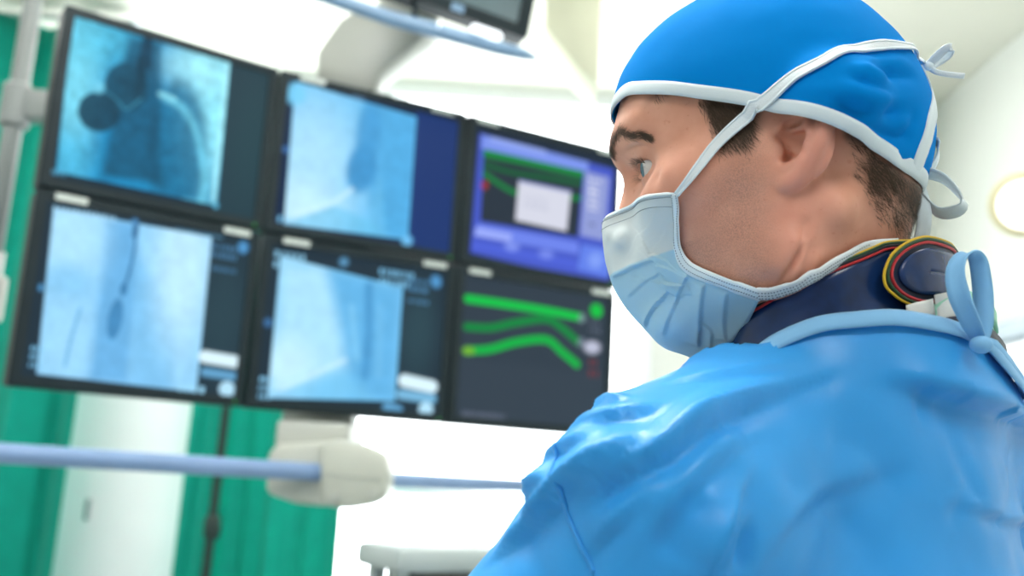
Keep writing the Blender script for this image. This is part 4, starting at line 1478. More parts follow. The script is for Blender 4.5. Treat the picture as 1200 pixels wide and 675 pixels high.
# hanging cord with a toggle
kx = [at_y(262, 470, CY - .10), at_y(255, 560, CY - .10), at_y(246, 675, CY - .10)]
xx = float(np.mean([p[0] for p in kx]))
r = empty('hanging_cord', (xx, CY - .10, 2.44)); props(r, 'thin black cord with a small toggle hanging between green curtains', 'cord')
bm = bmesh.new(); bm_tube(bm, [(.004 * math.sin(t * 3), 0, -t) for t in np.linspace(0, 2.44 - .4, 40)], .016, 8); bm_obj('cord', bm, M['cord_black'], r)
tz = at_y(248, 618, CY - .10)[2] - 2.44
bm = bmesh.new(); bm_tube(bm, [(0, 0, tz + z_) for z_ in (-.045, -.035, 0, .035, .045)], [.016, .028, .032, .028, .016], 12); bm_obj('toggle', bm, M['cord_black'], r)

# ------------------------------------------------------------------ equipment pole on the left
PY_ = 2.22
pp = at_y(18, 130, PY_)
r = empty('equipment_pole', (pp[0], PY_, 0)); props(r, 'light grey metal pole with clamp beside the left edge of the screens', 'pole')
bm = bmesh.new(); bm_tube(bm, [(0, 0, z_) for z_ in (.05, .5, 1.2, 1.85)], .027, 20); bm_obj('lower_tube', bm, M['pole_paint'], r)
bm = bmesh.new(); bm_tube(bm, [(0, 0, z_) for z_ in (1.80, 2.2, 2.6, CZ - .03)], .0215, 20); bm_obj('upper_tube', bm, M['pole_paint'], r)
zc = at_y(22, 120, PY_)[2]
cl = None
bm = bmesh.new(); bm_tube(bm, [(0, 0, zc + z_) for z_ in (-.064, -.056, .036, .044)], [.027, .034, .034, .027], 20)
cl = bm_obj('clamp', bm, M['pole_paint'], r, angle=.7)
bm = bmesh.new(); bm_box(bm, (.020, -.020, zc - .040), (.150, .040, zc + .030), .006); bm_obj('clamp_arm', bm, M['pole_paint'], cl, angle=.7)
z2 = at_y(5, 348, PY_)[2]
bm = bmesh.new(); bm_tube(bm, [(0, 0, z2 + z_) for z_ in (-.058, -.052, .042, .047)], [.036, .042, .042, .036], 20); bm_obj('sleeve', bm, M['arm_paint'], r, angle=.7)
bm = bmesh.new(); bm_tube(bm, [(0, 0, z_) for z_ in (0, .012, .05, .09)], [.16, .16, .05, .024], 28); bm_obj('foot_plate', bm, M['pole_paint'], r, angle=.6)

# ------------------------------------------------------------------ the six screens
SRGB = lambda c: np.where(np.asarray(c, float) / 255 <= .04045, np.asarray(c, float) / 255 / 12.92, ((np.asarray(c, float) / 255 + .055) / 1.055) ** 2.4)


class Canvas:
    """a picture painted in metres on one screen; (px, py) lists are photographed positions on it"""
    def __init__(s, W, H, o, eu, ev, nu=230, nv=190):
        s.W, s.H, s.o, s.eu, s.ev = W, H, o, eu, ev; s.n = np.cross(eu, ev); s.nu, s.nv = nu, nv
        x, y = np.linspace(0, W, nu), np.linspace(0, H, nv)
        s.x, s.y = np.meshgrid(x, y, indexing='ij'); s.c = np.zeros((nu, nv, 3))

    def q(s, pts):
        out = []
        for px, py in pts:
            d = ray(px, py); t = ((s.o - CAM) @ s.n) / (d @ s.n); P_ = CAM + d * t - s.o
            out.append((P_ @ s.eu, P_ @ s.ev))
        return np.array(out)

    def put(s, a, col):
        a = np.clip(a, 0, 1)[..., None]; s.c = s.c * (1 - a) + SRGB(col) * a

    def all(s, col): s.c[:] = SRGB(col)

    def sd_poly(s, P_):
        d = np.full(s.x.shape, 9.0); ins = np.zeros(s.x.shape, bool); j = len(P_) - 1
        for i in range(len(P_)):
            a, b = P_[j], P_[i]; ab = b - a
            t = np.clip(((s.x - a[0]) * ab[0] + (s.y - a[1]) * ab[1]) / (ab @ ab + 1e-12), 0, 1)
            d = np.minimum(d, np.hypot(s.x - a[0] - t * ab[0], s.y - a[1] - t * ab[1]))
            ins ^= ((a[1] > s.y) != (b[1] > s.y)) & (s.x < (b[0] - a[0]) * (s.y - a[1]) / (b[1] - a[1] + 1e-12) + a[0]); j = i
        return np.where(ins, -d, d)

    def fill(s, pts, col, soft=.001, alpha=1.0, mask=None):
        a = alpha * (1 - smooth01(s.sd_poly(s.q(pts)), -soft, soft))
        if mask is not None: a = a * mask
        s.put(a, col)

    def mask(s, pts, soft=.002): return 1 - smooth01(s.sd_poly(s.q(pts)), -soft, soft)

    def blob(s, c, e1, e2, col, alpha=1.0, soft=.3, mask=None):
        """ellipse: centre and the ends of its half axes, photographed"""
        q_ = s.q([c, e1, e2]); a1, a2 = q_[1] - q_[0], q_[2] - q_[0]
        Mi = np.linalg.inv(np.stack([a1, a2], 1)); u = s.x - q_[0, 0]; v = s.y - q_[0, 1]
        r_ = np.hypot(Mi[0, 0] * u + Mi[0, 1] * v, Mi[1, 0] * u + Mi[1, 1] * v)
        a = alpha * (1 - smooth01(r_, 1 - soft, 1 + soft))
        if mask is not None: a = a * mask
        s.put(a, col)

    def stroke(s, pts, w, col, soft=.0012, alpha=1.0, mask=None, n=24):
        P_ = catmull(s.q(pts), n) if len(pts) > 2 else s.q(pts); d = np.full(s.x.shape, 9.0)
        for a, b in zip(P_[:-1], P_[1:]):
            ab = b - a; t = np.clip(((s.x - a[0]) * ab[0] + (s.y - a[1]) * ab[1]) / (ab @ ab + 1e-12), 0, 1)
            d = np.minimum(d, np.hypot(s.x - a[0] - t * ab[0], s.y - a[1] - t * ab[1]))
        a = alpha * (1 - smooth01(d, w / 2 - soft, w / 2 + soft))
        if mask is not None: a = a * mask
        s.put(a, col)

    def text(s, p, w, h, col, alpha=.9, seed=1, rows=1):
        """lines of small unreadable lettering"""
        o_ = s.q([p])[0]; rg = np.random.default_rng(seed)
        for k_ in range(rows):
            xx_ = o_[0]; y0 = o_[1] + k_ * h * 1.6
            while xx_ < o_[0] + w:
                cw = h * (.45 + .4 * rg.random())
                a = (np.abs(s.x - xx_ - cw / 2) < cw * .38) & (np.abs(s.y - y0) < h / 2)
                s.put(a * alpha * (.6 + .4 * rg.random()), col); xx_ += cw * 1.25

    def grain(s, amp, scale, seed, mask=1.0):
        P_ = np.stack([s.x, s.y, 0 * s.x], -1); f_ = 1 + amp * fbm(P_.reshape(-1, 3), scale, 3, seed).reshape(s.x.shape) * mask
        s.c = s.c * np.clip(f_, .2, 2)[..., None]


def paint_1(c):
    c.all((26, 42, 54)); c.fill([(268, 66), (330, 86), (312, 270), (250, 250)], (34, 58, 68), .01)
    c.blob((296, 160), (320, 160), (290, 230), (36, 66, 74), .8, .8)
    q = [(86, 17), (270, 70), (254, 241), (66, 201)]; m = c.mask(q)
    c.fill(q, (26, 132, 182), .002)
    c.blob((90, 80), (116, 84), (80, 190), (130, 226, 248), .85, .8, m); c.blob((120, 40), (165, 52), (112, 75), (84, 190, 220), .7, .8, m)
    c.blob((252, 110), (288, 118), (246, 210), (150, 234, 250), .85, .7, m); c.blob((225, 80), (262, 88), (222, 104), (170, 238, 250), .6, .9, m)
    c.blob((80, 185), (110, 190), (78, 214), (60, 170, 210), .6, .8, m)
    c.blob((208, 172), (242, 178), (202, 252), (24, 104, 142), .85, .25, m)
    c.stroke([(190, 112), (215, 128), (232, 160), (240, 210), (236, 240)], .016, (112, 205, 232), .008, .7, m)
    c.fill([(150, 42), (190, 50), (188, 215), (118, 205), (135, 130)], (18, 78, 108), .012, .85, m)
    c.fill([(170, 34), (180, 37), (178, 80), (158, 82), (162, 70)], (18, 60, 84), .004, .95, m)
    c.blob((148, 102), (173, 108), (144, 130), (20, 72, 96), .95, .10, m)
    c.stroke([(166, 70), (165, 95), (160, 115)], .018, (16, 58, 78), .006, .8, m)
    c.blob((116, 131), (140, 136), (112, 154), (20, 66, 88), .97, .08, m)
    c.stroke([(122, 105), (138, 118), (148, 128), (165, 116)], .0045, (52, 130, 160), .002, .8, m)
    c.blob((116, 103), (122, 104), (115, 109), (120, 210, 236), .8, .6, m)
    c.stroke([(188, 110), (204, 116)], .010, (150, 230, 246), .005, .7, m)
    c.stroke([(250, 235), (266, 75)], .008, (170, 240, 250), .004, .8, m); c.stroke([(215, 236), (252, 242)], .012, (120, 220, 242), .006, .7, m)
    c.grain(.16, 55, 3, m); c.grain(.12, 160, 5, m)
    c.text((60, 201), .022, .010, (92, 170, 205), .9, 3); c.blob((72, 107), (75, 108), (71, 110), (60, 130, 165), .9, .5); c.blob((253, 241), (256, 242), (252, 244), (90, 180, 215), .9, .5)


def paint_2(c):
    c.all((18, 36, 66)); c.fill([(488, 130), (540, 145), (528, 300), (478, 286)], (24, 50, 108), .006)
    q = [(346, 95), (488, 137), (478, 281), (333, 262)]; m = c.mask(q)
    c.fill(q, (96, 184, 234), .002)
    c.blob((360, 200), (420, 210), (350, 290), (176, 224, 248), .85, .8, m); c.blob((350, 250), (395, 260), (348, 285), (200, 238, 252), .7, .8, m)
    c.fill([(428, 118), (490, 135), (480, 285), (440, 278), (432, 220), (408, 215), (410, 190), (425, 160)], (74, 162, 216), .02, .8, m)
    c.blob((424, 198), (440, 203), (418, 226), (58, 140, 196), .85, .25, m); c.blob((432, 155), (446, 158), (428, 190), (66, 150, 206), .8, .4, m)
    c.fill([(446, 205), (452, 275), (468, 282), (430, 262)], (110, 190, 232), .008, .5, m)
    c.fill([(333, 262), (390, 240), (430, 256), (460, 282), (333, 270)], (104, 190, 230), .008, .7, m)
    c.stroke([(345, 250), (385, 240), (412, 222)], .010, (206, 240, 252), .006, .6, m)
    c.grain(.06, 55, 8, m)
    c.blob((346, 110), (358, 113), (344, 122), (120, 205, 245), .9, .4); c.text((345, 96), .06, .008, (120, 200, 240), .8, 4)
    c.blob((335, 175), (339, 176), (334, 179), (60, 110, 170), .9, .5); c.text((325, 256), .03, .014, (130, 200, 240), .9, 5); c.blob((477, 282), (483, 284), (475, 288), (110, 190, 240), .9, .4)
    c.stroke([(415, 112), (424, 115)], .012, (110, 150, 190), .005, .5)


def paint_3(c):
    c.all((30, 42, 58))
    c.fill([(562, 156), (740, 204), (735, 340), (551, 296)], (66, 84, 190), .002)
    c.fill([(565, 158), (690, 190), (688, 202), (564, 174)], (118, 142, 226), .002); c.fill([(575, 160), (640, 176), (640, 182), (574, 166)], (150, 170, 236), .003, .7)
    q = [(567, 175), (684, 201), (677, 278), (563, 259)]; m = c.mask(q)
    c.fill(q, (36, 46, 58), .0015)
    c.stroke([(566, 179), (620, 190), (684, 205)], .022, (8, 128, 54), .003, .95, m)
    c.stroke([(566, 192), (600, 202), (640, 208), (684, 216)], .014, (10, 92, 46), .003, .9, m)
    c.stroke([(566, 202), (586, 216), (605, 226), (640, 232), (684, 232)], .014, (8, 124, 54), .003, .9, m)
    c.blob((568, 217), (572, 218), (567, 222), (150, 40, 40), .9, .4)
    c.fill([(608, 211), (669, 224), (664, 271), (604, 258)], (206, 208, 222), .003); c.stroke([(609, 212), (669, 225)], .006, (110, 124, 190), .002, .9)
    c.text((614, 228), .075, .006, (170, 174, 196), .6, 9, 4)
    c.fill([(686, 200), (714, 208), (708, 282), (680, 276)], (138, 150, 206), .002); c.text((690, 210), .03, .010, (226, 228, 240), .9, 12, 6); c.text((690, 262), .02, .008, (40, 46, 70), .8, 14, 1)
    c.fill([(560, 262), (678, 284), (678, 298), (556, 276)], (104, 126, 226), .003); c.fill([(558, 266), (600, 274), (599, 284), (556, 276)], (150, 166, 240), .003, .9)
    c.fill([(554, 282), (676, 304), (676, 316), (552, 292)], (72, 92, 206), .002); c.blob((600, 289), (608, 291), (598, 294), (130, 150, 236), .8, .6); c.blob((640, 298), (648, 300), (638, 303), (120, 140, 232), .8, .6)
    c.fill([(682, 286), (735, 296), (730, 330), (676, 316)], (92, 122, 224), .003); c.blob((698, 305), (706, 307), (696, 314), (130, 160, 240), .8, .6)


def paint_4(c):
    c.all((30, 46, 58)); c.blob((262, 370), (290, 370), (256, 440), (40, 66, 76), .8, .8)
    q = [(63, 244), (248, 278), (230, 459), (43, 438)]; m = c.mask(q)
    c.fill(q, (146, 206, 244), .002)
    c.fill([(124, 255), (160, 262), (162, 330), (150, 450), (104, 446), (116, 340)], (96, 168, 220), .014, .85, m)
    c.fill([(160, 300), (185, 330), (210, 380), (200, 458), (150, 455)], (116, 186, 232), .014, .75, m)
    c.blob((82, 275), (120, 280), (76, 330), (176, 226, 252), .8, .8, m); c.blob((215, 310), (245, 315), (208, 400), (190, 232, 252), .85, .7, m)
    c.blob((80, 330), (110, 335), (78, 350), (126, 194, 238), .7, .7, m); c.blob((75, 400), (100, 404), (70, 440), (160, 216, 248), .6, .8, m)
    c.stroke([(159, 262), (158, 290), (152, 318), (145, 338)], .0060, (44, 104, 150), .002, .9, m); c.stroke([(160, 262), (158, 276)], .011, (34, 84, 128), .003, .9, m)
    c.blob((145, 339), (149, 340), (144, 347), (52, 116, 164), .9, .3, m); c.blob((135, 374), (143, 377), (130, 398), (62, 130, 180), .92, .15, m)
    c.stroke([(94, 362), (84, 395), (76, 428)], .0055, (96, 166, 214), .003, .85, m)
    c.grain(.06, 50, 12, m); c.grain(.04, 160, 5, m)
    c.text((62, 243), .12, .010, (170, 220, 250), .9, 4); c.text((205, 268), .10, .007, (110, 180, 220), .6, 6)
    c.blob((158, 260), (162, 261), (157, 264), (80, 140, 190), .9, .5); c.blob((48, 337), (51, 338), (47, 341), (80, 150, 200), .9, .5)
    c.text((36, 408), .018, .010, (130, 200, 240), .9, 8, 3); c.text((208, 455), .05, .016, (160, 220, 250), .9, 9, 1)
    c.text((248, 288), .05, .011, (74, 128, 170), .9, 15, 2); c.text((248, 314), .05, .010, (74, 128, 170), .9, 17, 1); c.blob((285, 290), (291, 291), (284, 297), (80, 150, 205), .9, .4)
    c.stroke([(240, 418), (276, 424)], .026, (214, 240, 250), .003); c.stroke([(240, 436), (274, 441)], .018, (100, 164, 206), .004, .9); c.blob((266, 456), (275, 458), (264, 465), (178, 224, 248), .97, .15)


def paint_5(c):
    c.all((30, 46, 58)); c.blob((490, 390), (510, 392), (486, 440), (42, 70, 80), .8, .8)
    q = [(329, 300), (472, 337), (463, 470), (314, 466)]; m = c.mask(q)
    c.fill(q, (124, 198, 240), .002)
    c.fill([(329, 300), (385, 312), (400, 380), (408, 430), (316, 462)], (174, 224, 248), .030, .85, m); c.blob((336, 430), (366, 434), (332, 462), (196, 236, 252), .8, .8, m)
    c.fill([(384, 315), (472, 337), (463, 472), (408, 470), (404, 400)], (88, 168, 220), .026, .8, m)
    c.stroke([(432, 335), (432, 390), (428, 440)], .020, (62, 138, 192), .009, .7, m); c.stroke([(412, 360), (418, 420)], .014, (130, 200, 238), .007, .6, m); c.stroke([(446, 360), (444, 440)], .012, (118, 190, 232), .007, .5, m)
    c.fill([(314, 466), (350, 446), (405, 436), (440, 470)], (116, 194, 236), .020, .7, m)
    c.stroke([(330, 455), (365, 440), (404, 422)], .010, (206, 240, 252), .006, .6, m)
    c.grain(.05, 50, 18, m)
    c.text((322, 297), .07, .015, (150, 212, 245), .9, 4, 2); c.text((445, 318), .08, .014, (130, 200, 240), .9, 7, 2); c.text((478, 328), .05, .012, (80, 140, 185), .9, 3, 2); c.text((478, 352), .05, .010, (80, 136, 178), .9, 5, 1)
    c.blob((403, 307), (408, 308), (402, 312), (90, 150, 190), .9, .5); c.blob((511, 330), (517, 332), (510, 337), (80, 150, 205), .9, .4); c.blob((314, 378), (319, 379), (313, 383), (60, 110, 160), .9, .5)
    c.text((304, 444), .03, .012, (140, 206, 242), .9, 8, 3)
    c.stroke([(474, 446), (506, 453)], .030, (214, 240, 250), .003); c.stroke([(470, 462), (506, 467)], .024, (120, 184, 222), .004, .9); c.blob((499, 480), (507, 482), (497, 489), (178, 224, 248), .97, .15); c.stroke([(454, 478), (466, 481)], .024, (100, 168, 214), .005, .9)


def paint_6(c):
    c.all((44, 56, 68)); c.fill([(540, 420), (720, 440), (718, 520), (535, 500)], (48, 60, 72), .02)
    c.stroke([(548, 350), (590, 356), (640, 364), (681, 372)], .021, (0, 186, 66), .003)
    c.stroke([(547, 383), (575, 384), (605, 378), (640, 374), (658, 384), (678, 401)], .020, (4, 128, 56), .003)
    c.stroke([(547, 411), (575, 409), (605, 401), (640, 398), (658, 412), (676, 427)], .021, (0, 170, 62), .003)
    c.blob((549, 411), (556, 412), (548, 416), (120, 170, 40), .8, .4)
    c.blob((699, 364), (706, 366), (698, 372), (0, 190, 60), .95, .2); c.text((690, 378), .035, .012, (92, 100, 118), .9, 3, 2); c.blob((694, 407), (703, 409), (692, 414), (190, 194, 216), .9, .4)
    c.text((690, 424), .028, .018, (128, 42, 48), .8, 6, 2); c.blob((682, 373), (686, 374), (681, 378), (120, 130, 150), .8, .5); c.blob((681, 401), (685, 402), (680, 406), (120, 130, 150), .8, .5)
    c.text((541, 484), .12, .012, (104, 112, 132), .9, 8, 1)


COLX = [np.array(p) for p in ((-.940, 1.859), (-.562, 2.133), (-.136, 2.350), (.281, 2.581))]
ZT, ZM, ZB = 2.303, 1.916, 1.526
LABELS = {(0, 0): 'upper left screen of six, showing a dark teal X-ray with two round shadows',
          (1, 0): 'upper middle screen of six, showing a pale blue X-ray beside a dark blue margin',
          (2, 0): 'upper right screen of six, showing a blue window with a white dialog box',
          (0, 1): 'lower left screen of six, showing a pale X-ray with a dark catheter line',
          (1, 1): 'lower middle screen of six, showing a pale X-ray with white buttons at right',
          (2, 1): 'lower right screen of six, showing three green curves on black'}
PAINT = {(0, 0): paint_1, (1, 0): paint_2, (2, 0): paint_3, (0, 1): paint_4, (1, 1): paint_5, (2, 1): paint_6}
STICK = {(0, 0): [], (1, 0): [.16, .86], (2, 0): [.12, .9], (0, 1): [.14, .88], (1, 1): [.16, .88], (2, 1): [.13, .90]}
for ci in range(3):
    a2, b2 = COLX[ci], COLX[ci + 1]
    eu2 = (b2 - a2) / np.linalg.norm(b2 - a2); Wm = np.linalg.norm(b2 - a2)
    eu = np.array([eu2[0], eu2[1], 0]); nrm = np.array([eu2[1], -eu2[0], 0]); Z_ = np.array([0, 0, 1.0])
    for ri in range(2):
        z1, z0 = (ZT, ZM + .002) if ri == 0 else (ZM - .002, ZB)
        Hm = z1 - z0; Wv = Wm - .004
        o3 = np.array([a2[0], a2[1], 0]) + eu * .002 + Z_ * z1                # top left corner of the front
        mat = Matrix([[eu[0], -nrm[0], 0, (o3 + eu * Wv / 2)[0]], [eu[1], -nrm[1], 0, (o3 + eu * Wv / 2)[1]], [0, 0, 1, z0], [0, 0, 0, 1]])
        r = bpy.data.objects.new('monitor', None); C.objects.link(r); r.matrix_world = mat; r.empty_display_size = .05
        props(r, LABELS[(ci, ri)], 'monitor', 'six monitors on the ceiling mount')
        # own space: x across, y away from the viewer, z up from the lower edge
        B, D = .021, .052
        bm = bmesh.new()
        prof = [(0, 0), (.004, -.004 + .004)]
        outer = round_rect(Wv, Hm, .008, 4, 0, Hm / 2)
        inner = round_rect(Wv - 2 * B, Hm - 2 * B, .003, 4, 0, Hm / 2)
        loops = [[bm.verts.new((x_, y_, z_)) for x_, z_ in o_] for o_, y_ in ((outer, .004), (outer, D))]
        fr = [bm.verts.new((x_ * (1 - .004 / Wv * 2), 0, Hm / 2 + (z_ - Hm / 2) * (1 - .004 / Hm * 2))) for x_, z_ in outer]
        inn = [bm.verts.new((x_, 0.0, z_)) for x_, z_ in inner]; inb = [bm.verts.new((x_, .007, z_)) for x_, z_ in inner]
        n_ = len(outer)
        for A_, B_ in ((loops[0], loops[1]), (fr, loops[0]), (inn, fr), (inb, inn)):
            for i in range(n_): bm.faces.new((A_[i], A_[(i + 1) % n_], B_[(i + 1) % n_], B_[i]))
        bm.faces.new(loops[1])
        bmesh.ops.recalc_face_normals(bm, faces=bm.faces[:])
        cs = bm_obj('bezel', bm, M['bezel'], r, angle=.6)
        bm = bmesh.new(); bm_box(bm, (-Wv * .36, D, Hm * .14), (Wv * .36, D + .03, Hm * .86), .012); bm_obj('rear_cover', bm, M['bezel_back'], r, angle=.7)
        so = o3 + eu * B - Z_ * B - nrm * .0055
        cv = Canvas(Wv - 2 * B, Hm - 2 * B, so, eu, -Z_)
        PAINT[(ci, ri)](cv)
        gx = np.linspace(-Wv / 2 + B, Wv / 2 - B, cv.nu); gz = np.linspace(Hm - B, B, cv.nv)
        vs = np.stack(np.meshgrid(gx, [.0055], gz, indexing='ij'), -1)[:, 0].reshape(-1, 3)
        sc = np_mesh('screen', vs, np.array(grid_quads(cv.nu, cv.nv))[:, ::-1], mat=M['screen_picture'], parent=r)
        ca = sc.data.color_attributes.new('picture', 'FLOAT_COLOR', 'POINT')
        ca.data.foreach_set('color', np.concatenate([cv.c.reshape(-1, 3), np.ones((cv.nu * cv.nv, 1))], 1).astype(np.float32).ravel())
        for u in STICK[(ci, ri)]:
            x_ = -Wv / 2 + u * Wv
            bm = bmesh.new(); bm_box(bm, (x_ - .030, -.0015, Hm - .0165), (x_ + .030, .0005, Hm - .0035), .0006); bm_obj('label_sticker', bm, M['sticker'], r, smooth=False)
        bm = bmesh.new(); bm_box(bm, (Wv * .455, -.001, .008), (Wv * .463, .001, .0115)); bm_obj('power_light', bm, M['led_green'], r, smooth=False)

# ------------------------------------------------------------------ ceiling mount with its handle unit
c2 = (COLX[1] + COLX[2]) / 2; e_ = (COLX[2] - COLX[1]) / np.linalg.norm(COLX[2] - COLX[1]); nb2 = np.array([-e_[1], e_[0]])
r = empty('monitor_mount', (c2[0], c2[1], 0)); props(r, 'grey ceiling arm and frame carrying the six screens, with handle unit below', 'mount')
def rel(P_): return np.asarray(P_, float) - np.array([c2[0], c2[1], 0])
for k_ in range(3):
    a2, b2 = COLX[k_], COLX[k_ + 1]; ee = (b2 - a2) / np.linalg.norm(b2 - a2); bb = np.array([-ee[1], ee[0]])
    for z_ in (ZB + .17, ZT - .21):
        A_ = a2 + bb * .092 + ee * .03; B_ = b2 + bb * .092 - ee * .03
        mt_ = Matrix([[ee[0], bb[0], 0, A_[0] - c2[0]], [ee[1], bb[1], 0, A_[1] - c2[1]], [0, 0, 1, z_], [0, 0, 0, 1]])
        bm = bmesh.new(); bm_box(bm, (0, -.009, -.02), (np.linalg.norm(B_ - A_), .012, .02), .003, mat=mt_); bm_obj('crossbar', bm, M['arm_paint'], r, angle=.6)
# upright behind the middle screens
um = at_y(374, 500, 2.40); um[1] = 2.40
bm = bmesh.new(); bm_box(bm, (um[0] - c2[0] - .085, um[1] - c2[1] - .04, 1.42), (um[0] - c2[0] + .085, um[1] - c2[1] + .06, 2.34), .012); bm_obj('upright', bm, M['arm_paint'], r, angle=.6)
# slanting arm to the ceiling
def slab(name, quad, thick, mat, parent, bev=.012, ydir=np.array([0, 1.0, 0])):
    bm = bmesh.new()
    f_ = [bm.verts.new(tuple(rel(p))) for p in quad]; b_ = [bm.verts.new(tuple(rel(np.asarray(p) + ydir * thick))) for p in quad]
    n_ = len(quad)
    for i in range(n_): bm.faces.new((f_[i], f_[(i + 1) % n_], b_[(i + 1) % n_], b_[i]))
    bm.faces.new(f_[::-1]); bm.faces.new(b_)
    bmesh.ops.recalc_face_normals(bm, faces=bm.faces[:])
    bmesh.ops.bevel(bm, geom=bm.edges[:] + bm.verts[:], offset=bev, segments=2, affect='EDGES', profile=.5)
    return bm_obj(name, bm, mat, parent, angle=.7)


YA = 2.36
slab('lower_arm', [at_y(369, 118, YA), at_y(371, 60, YA), at_y(398, 22, YA), at_y(430, 5, YA), at_y(515, 20, YA), at_y(505, 38, YA), at_y(445, 85, YA), at_y(434, 125, YA)], .12, M['arm_paint'], r, .010)
ta = at_y(470, 0, YA)
slab('upper_arm', [np.array([ta[0] - .06, YA + .01, ta[2] - .03]), np.array([ta[0] + .09, YA + .01, ta[2] - .03]), np.array([ta[0] + .09, YA + .01, CZ - .03]), np.array([ta[0] - .06, YA + .01, CZ - .03])], .10, M['arm_paint'], r)
bm = bmesh.new(); bm_tube(bm, [(ta[0] + .015 - c2[0], YA + .06 - c2[1], z_) for z_ in (CZ - .035, CZ - .03, CZ - .005)], [.11, .15, .15], 28); bm_obj('ceiling_plate', bm, M['arm_paint'], r, angle=.6)
# handle unit
YH = 2.08
hu = slab('handle_unit', [at_y(376, 592, YH), at_y(374, 520, YH), at_y(392, 515, YH), at_y(422, 518, YH), at_y(450, 532, YH), at_y(456, 552, YH), at_y(453, 580, YH), at_y(438, 592, YH), at_y(405, 597, YH)], .13, M['housing_paint'], r, .012)
slab('unit_shell', [at_y(311, 578, YH + .03), at_y(313, 532, YH + .03), at_y(324, 520, YH + .03), at_y(384, 517, YH + .03), at_y(384, 594, YH + .03), at_y(345, 590, YH + .03)], .12, M['housing_paint'], hu, .012)
for px, py in ((393, 580), (437, 578)):
    p_ = rel(at_y(px, py, YH)); bm = bmesh.new(); bm_tube(bm, [(p_[0], p_[1] - .006, p_[2]), (p_[0], p_[1] + .004, p_[2])], [.010, .011], 16); bm_obj('button', bm, M['arm_paint'], hu, angle=.7)
s0 = rel(at_y(376, 555, YH)); s1 = rel(at_y(452, 562, YH))
bm = bmesh.new(); bm_tube(bm, [tuple(s0 + np.array([0.012, -.001, 0])), tuple(s1 + np.array([-.012, -.001, 0]))], .002, 8); bm_obj('seam', bm, M['arm_paint'], hu)
bm = bmesh.new(); bm_tube(bm, [tuple(rel(at(-160, 523, 1.62))), tuple(rel(at(0, 531, 1.76))), tuple(rel(at(180, 542, 1.90))), tuple(rel(at(364, 553, 2.06))), tuple(rel(at(400, 555, 2.12)))], .0185, 18); bm_obj('handle_bar', bm, M['rail_blue'], r, angle=.9)
bm = bmesh.new(); bm_tube(bm, [tuple(rel(at(430, 560, 2.16))), tuple(rel(at(456, 562, 2.20))), tuple(rel(at(540, 566, 2.36))), tuple(rel(at(690, 573, 2.66)))], .0175, 16); bm_obj('rear_bar', bm, M['rail_blue'], r, angle=.9)
us = rel(at_y(374, 500, 2.24))
bm = bmesh.new(); bm_box(bm, (us[0] - .078, 2.16 - c2[1], 1.40), (us[0] + .078, 2.42 - c2[1], 1.505), .010); bm_obj('neck', bm, M['arm_paint'], r, angle=.6)

# ------------------------------------------------------------------ second display hung above the screens
YU = 2.16
ucor = [at_y(440, -18, YU - .08), at_y(618, 46, YU + .05), at_y(645, -40, YU + .05), at_y(462, -110, YU - .08)]
ex = ucor[1] - ucor[0]; We = np.linalg.norm(ex); ex = ex / We; ez = np.array([0, 0, 1.0]); ex[2] *= 1
ey = np.cross(ez, ex); ey /= np.linalg.norm(ey); ez = np.cross(ex, ey)
r = bpy.data.objects.new('display', None); C.objects.link(r); r.empty_display_size = .05
r.matrix_world = Matrix([[ex[0], ey[0], ez[0], ucor[0][0]], [ex[1], ey[1], ez[1], ucor[0][1]], [ex[2], ey[2], ez[2], ucor[0][2]], [0, 0, 0, 1]])
props(r, 'dark display with blue handle rail, hung above the six screens', 'monitor')
bm = bmesh.new()
He = .27; D = .05; B = .032
outer = round_rect(We, He, .010, 4, We / 2, He / 2); inner = round_rect(We - 2 * B, He - 2 * B, .003, 4, We / 2, He / 2); n_ = len(outer)
L_ = [[bm.verts.new((x_, y_, z_)) for x_, z_ in o_] for o_, y_ in ((outer, 0), (outer, D), (inner, 0), (inner, .006))]
for A_, B_ in ((L_[0], L_[1]), (L_[2], L_[0]), (L_[3], L_[2])):
    for i in range(n_): bm.faces.new((A_[i], A_[(i + 1) % n_], B_[(i + 1) % n_], B_[i]))
bm.faces.new(L_[1]); bmesh.ops.recalc_face_normals(bm, faces=bm.faces[:])
bm_obj('bezel', bm, M['bezel'], r, angle=.6)
box('screen', (B, .005, B), (We - B, .009, He - B), M['screen_off'], r)
box('sensor', (We * .48, -.002, .006), (We * .56, .001, .024), M['tray_blue'], r)
bpy.context.view_layer.update()
IM = np.array(r.matrix_world.inverted())
def loc(P_): return (IM @ np.append(P_, 1))[:3]
bm = bmesh.new(); T_ = [loc(at_y(px, py, YU - .02)) for px, py in ((352, -14), (400, 2), (460, 22), (520, 38), (580, 55), (615, 64), (630, 69))]
bm_tube(bm, [tuple(p) for p in T_], [.016, .017, .018, .018, .017, .013, .004], 14); rl = bm_obj('handle_rail', bm, M['tray_blue'], r)
for px, py, dx in ((515, 28, .0), (570, 38, .03)):  # glowing spots that imitate bright glare on the rail
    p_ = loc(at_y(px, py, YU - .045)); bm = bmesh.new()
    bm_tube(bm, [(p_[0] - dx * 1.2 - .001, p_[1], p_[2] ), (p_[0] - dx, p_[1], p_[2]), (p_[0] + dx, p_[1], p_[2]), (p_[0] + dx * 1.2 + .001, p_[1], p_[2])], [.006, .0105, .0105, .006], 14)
    bm_obj('glare_spot', bm, M['glare_white'], rl)
for f_ in (.25, .7):
    bm = bmesh.new(); p_ = np.array([We * f_, .02, .006]); q_ = loc(at_y(440 + 190 * f_, 14 + 60 * f_, YU - .02)); bm_tube(bm, [tuple(p_), tuple(q_)], .007, 8); bm_obj('rail_bracket', bm, M['bezel'], r)
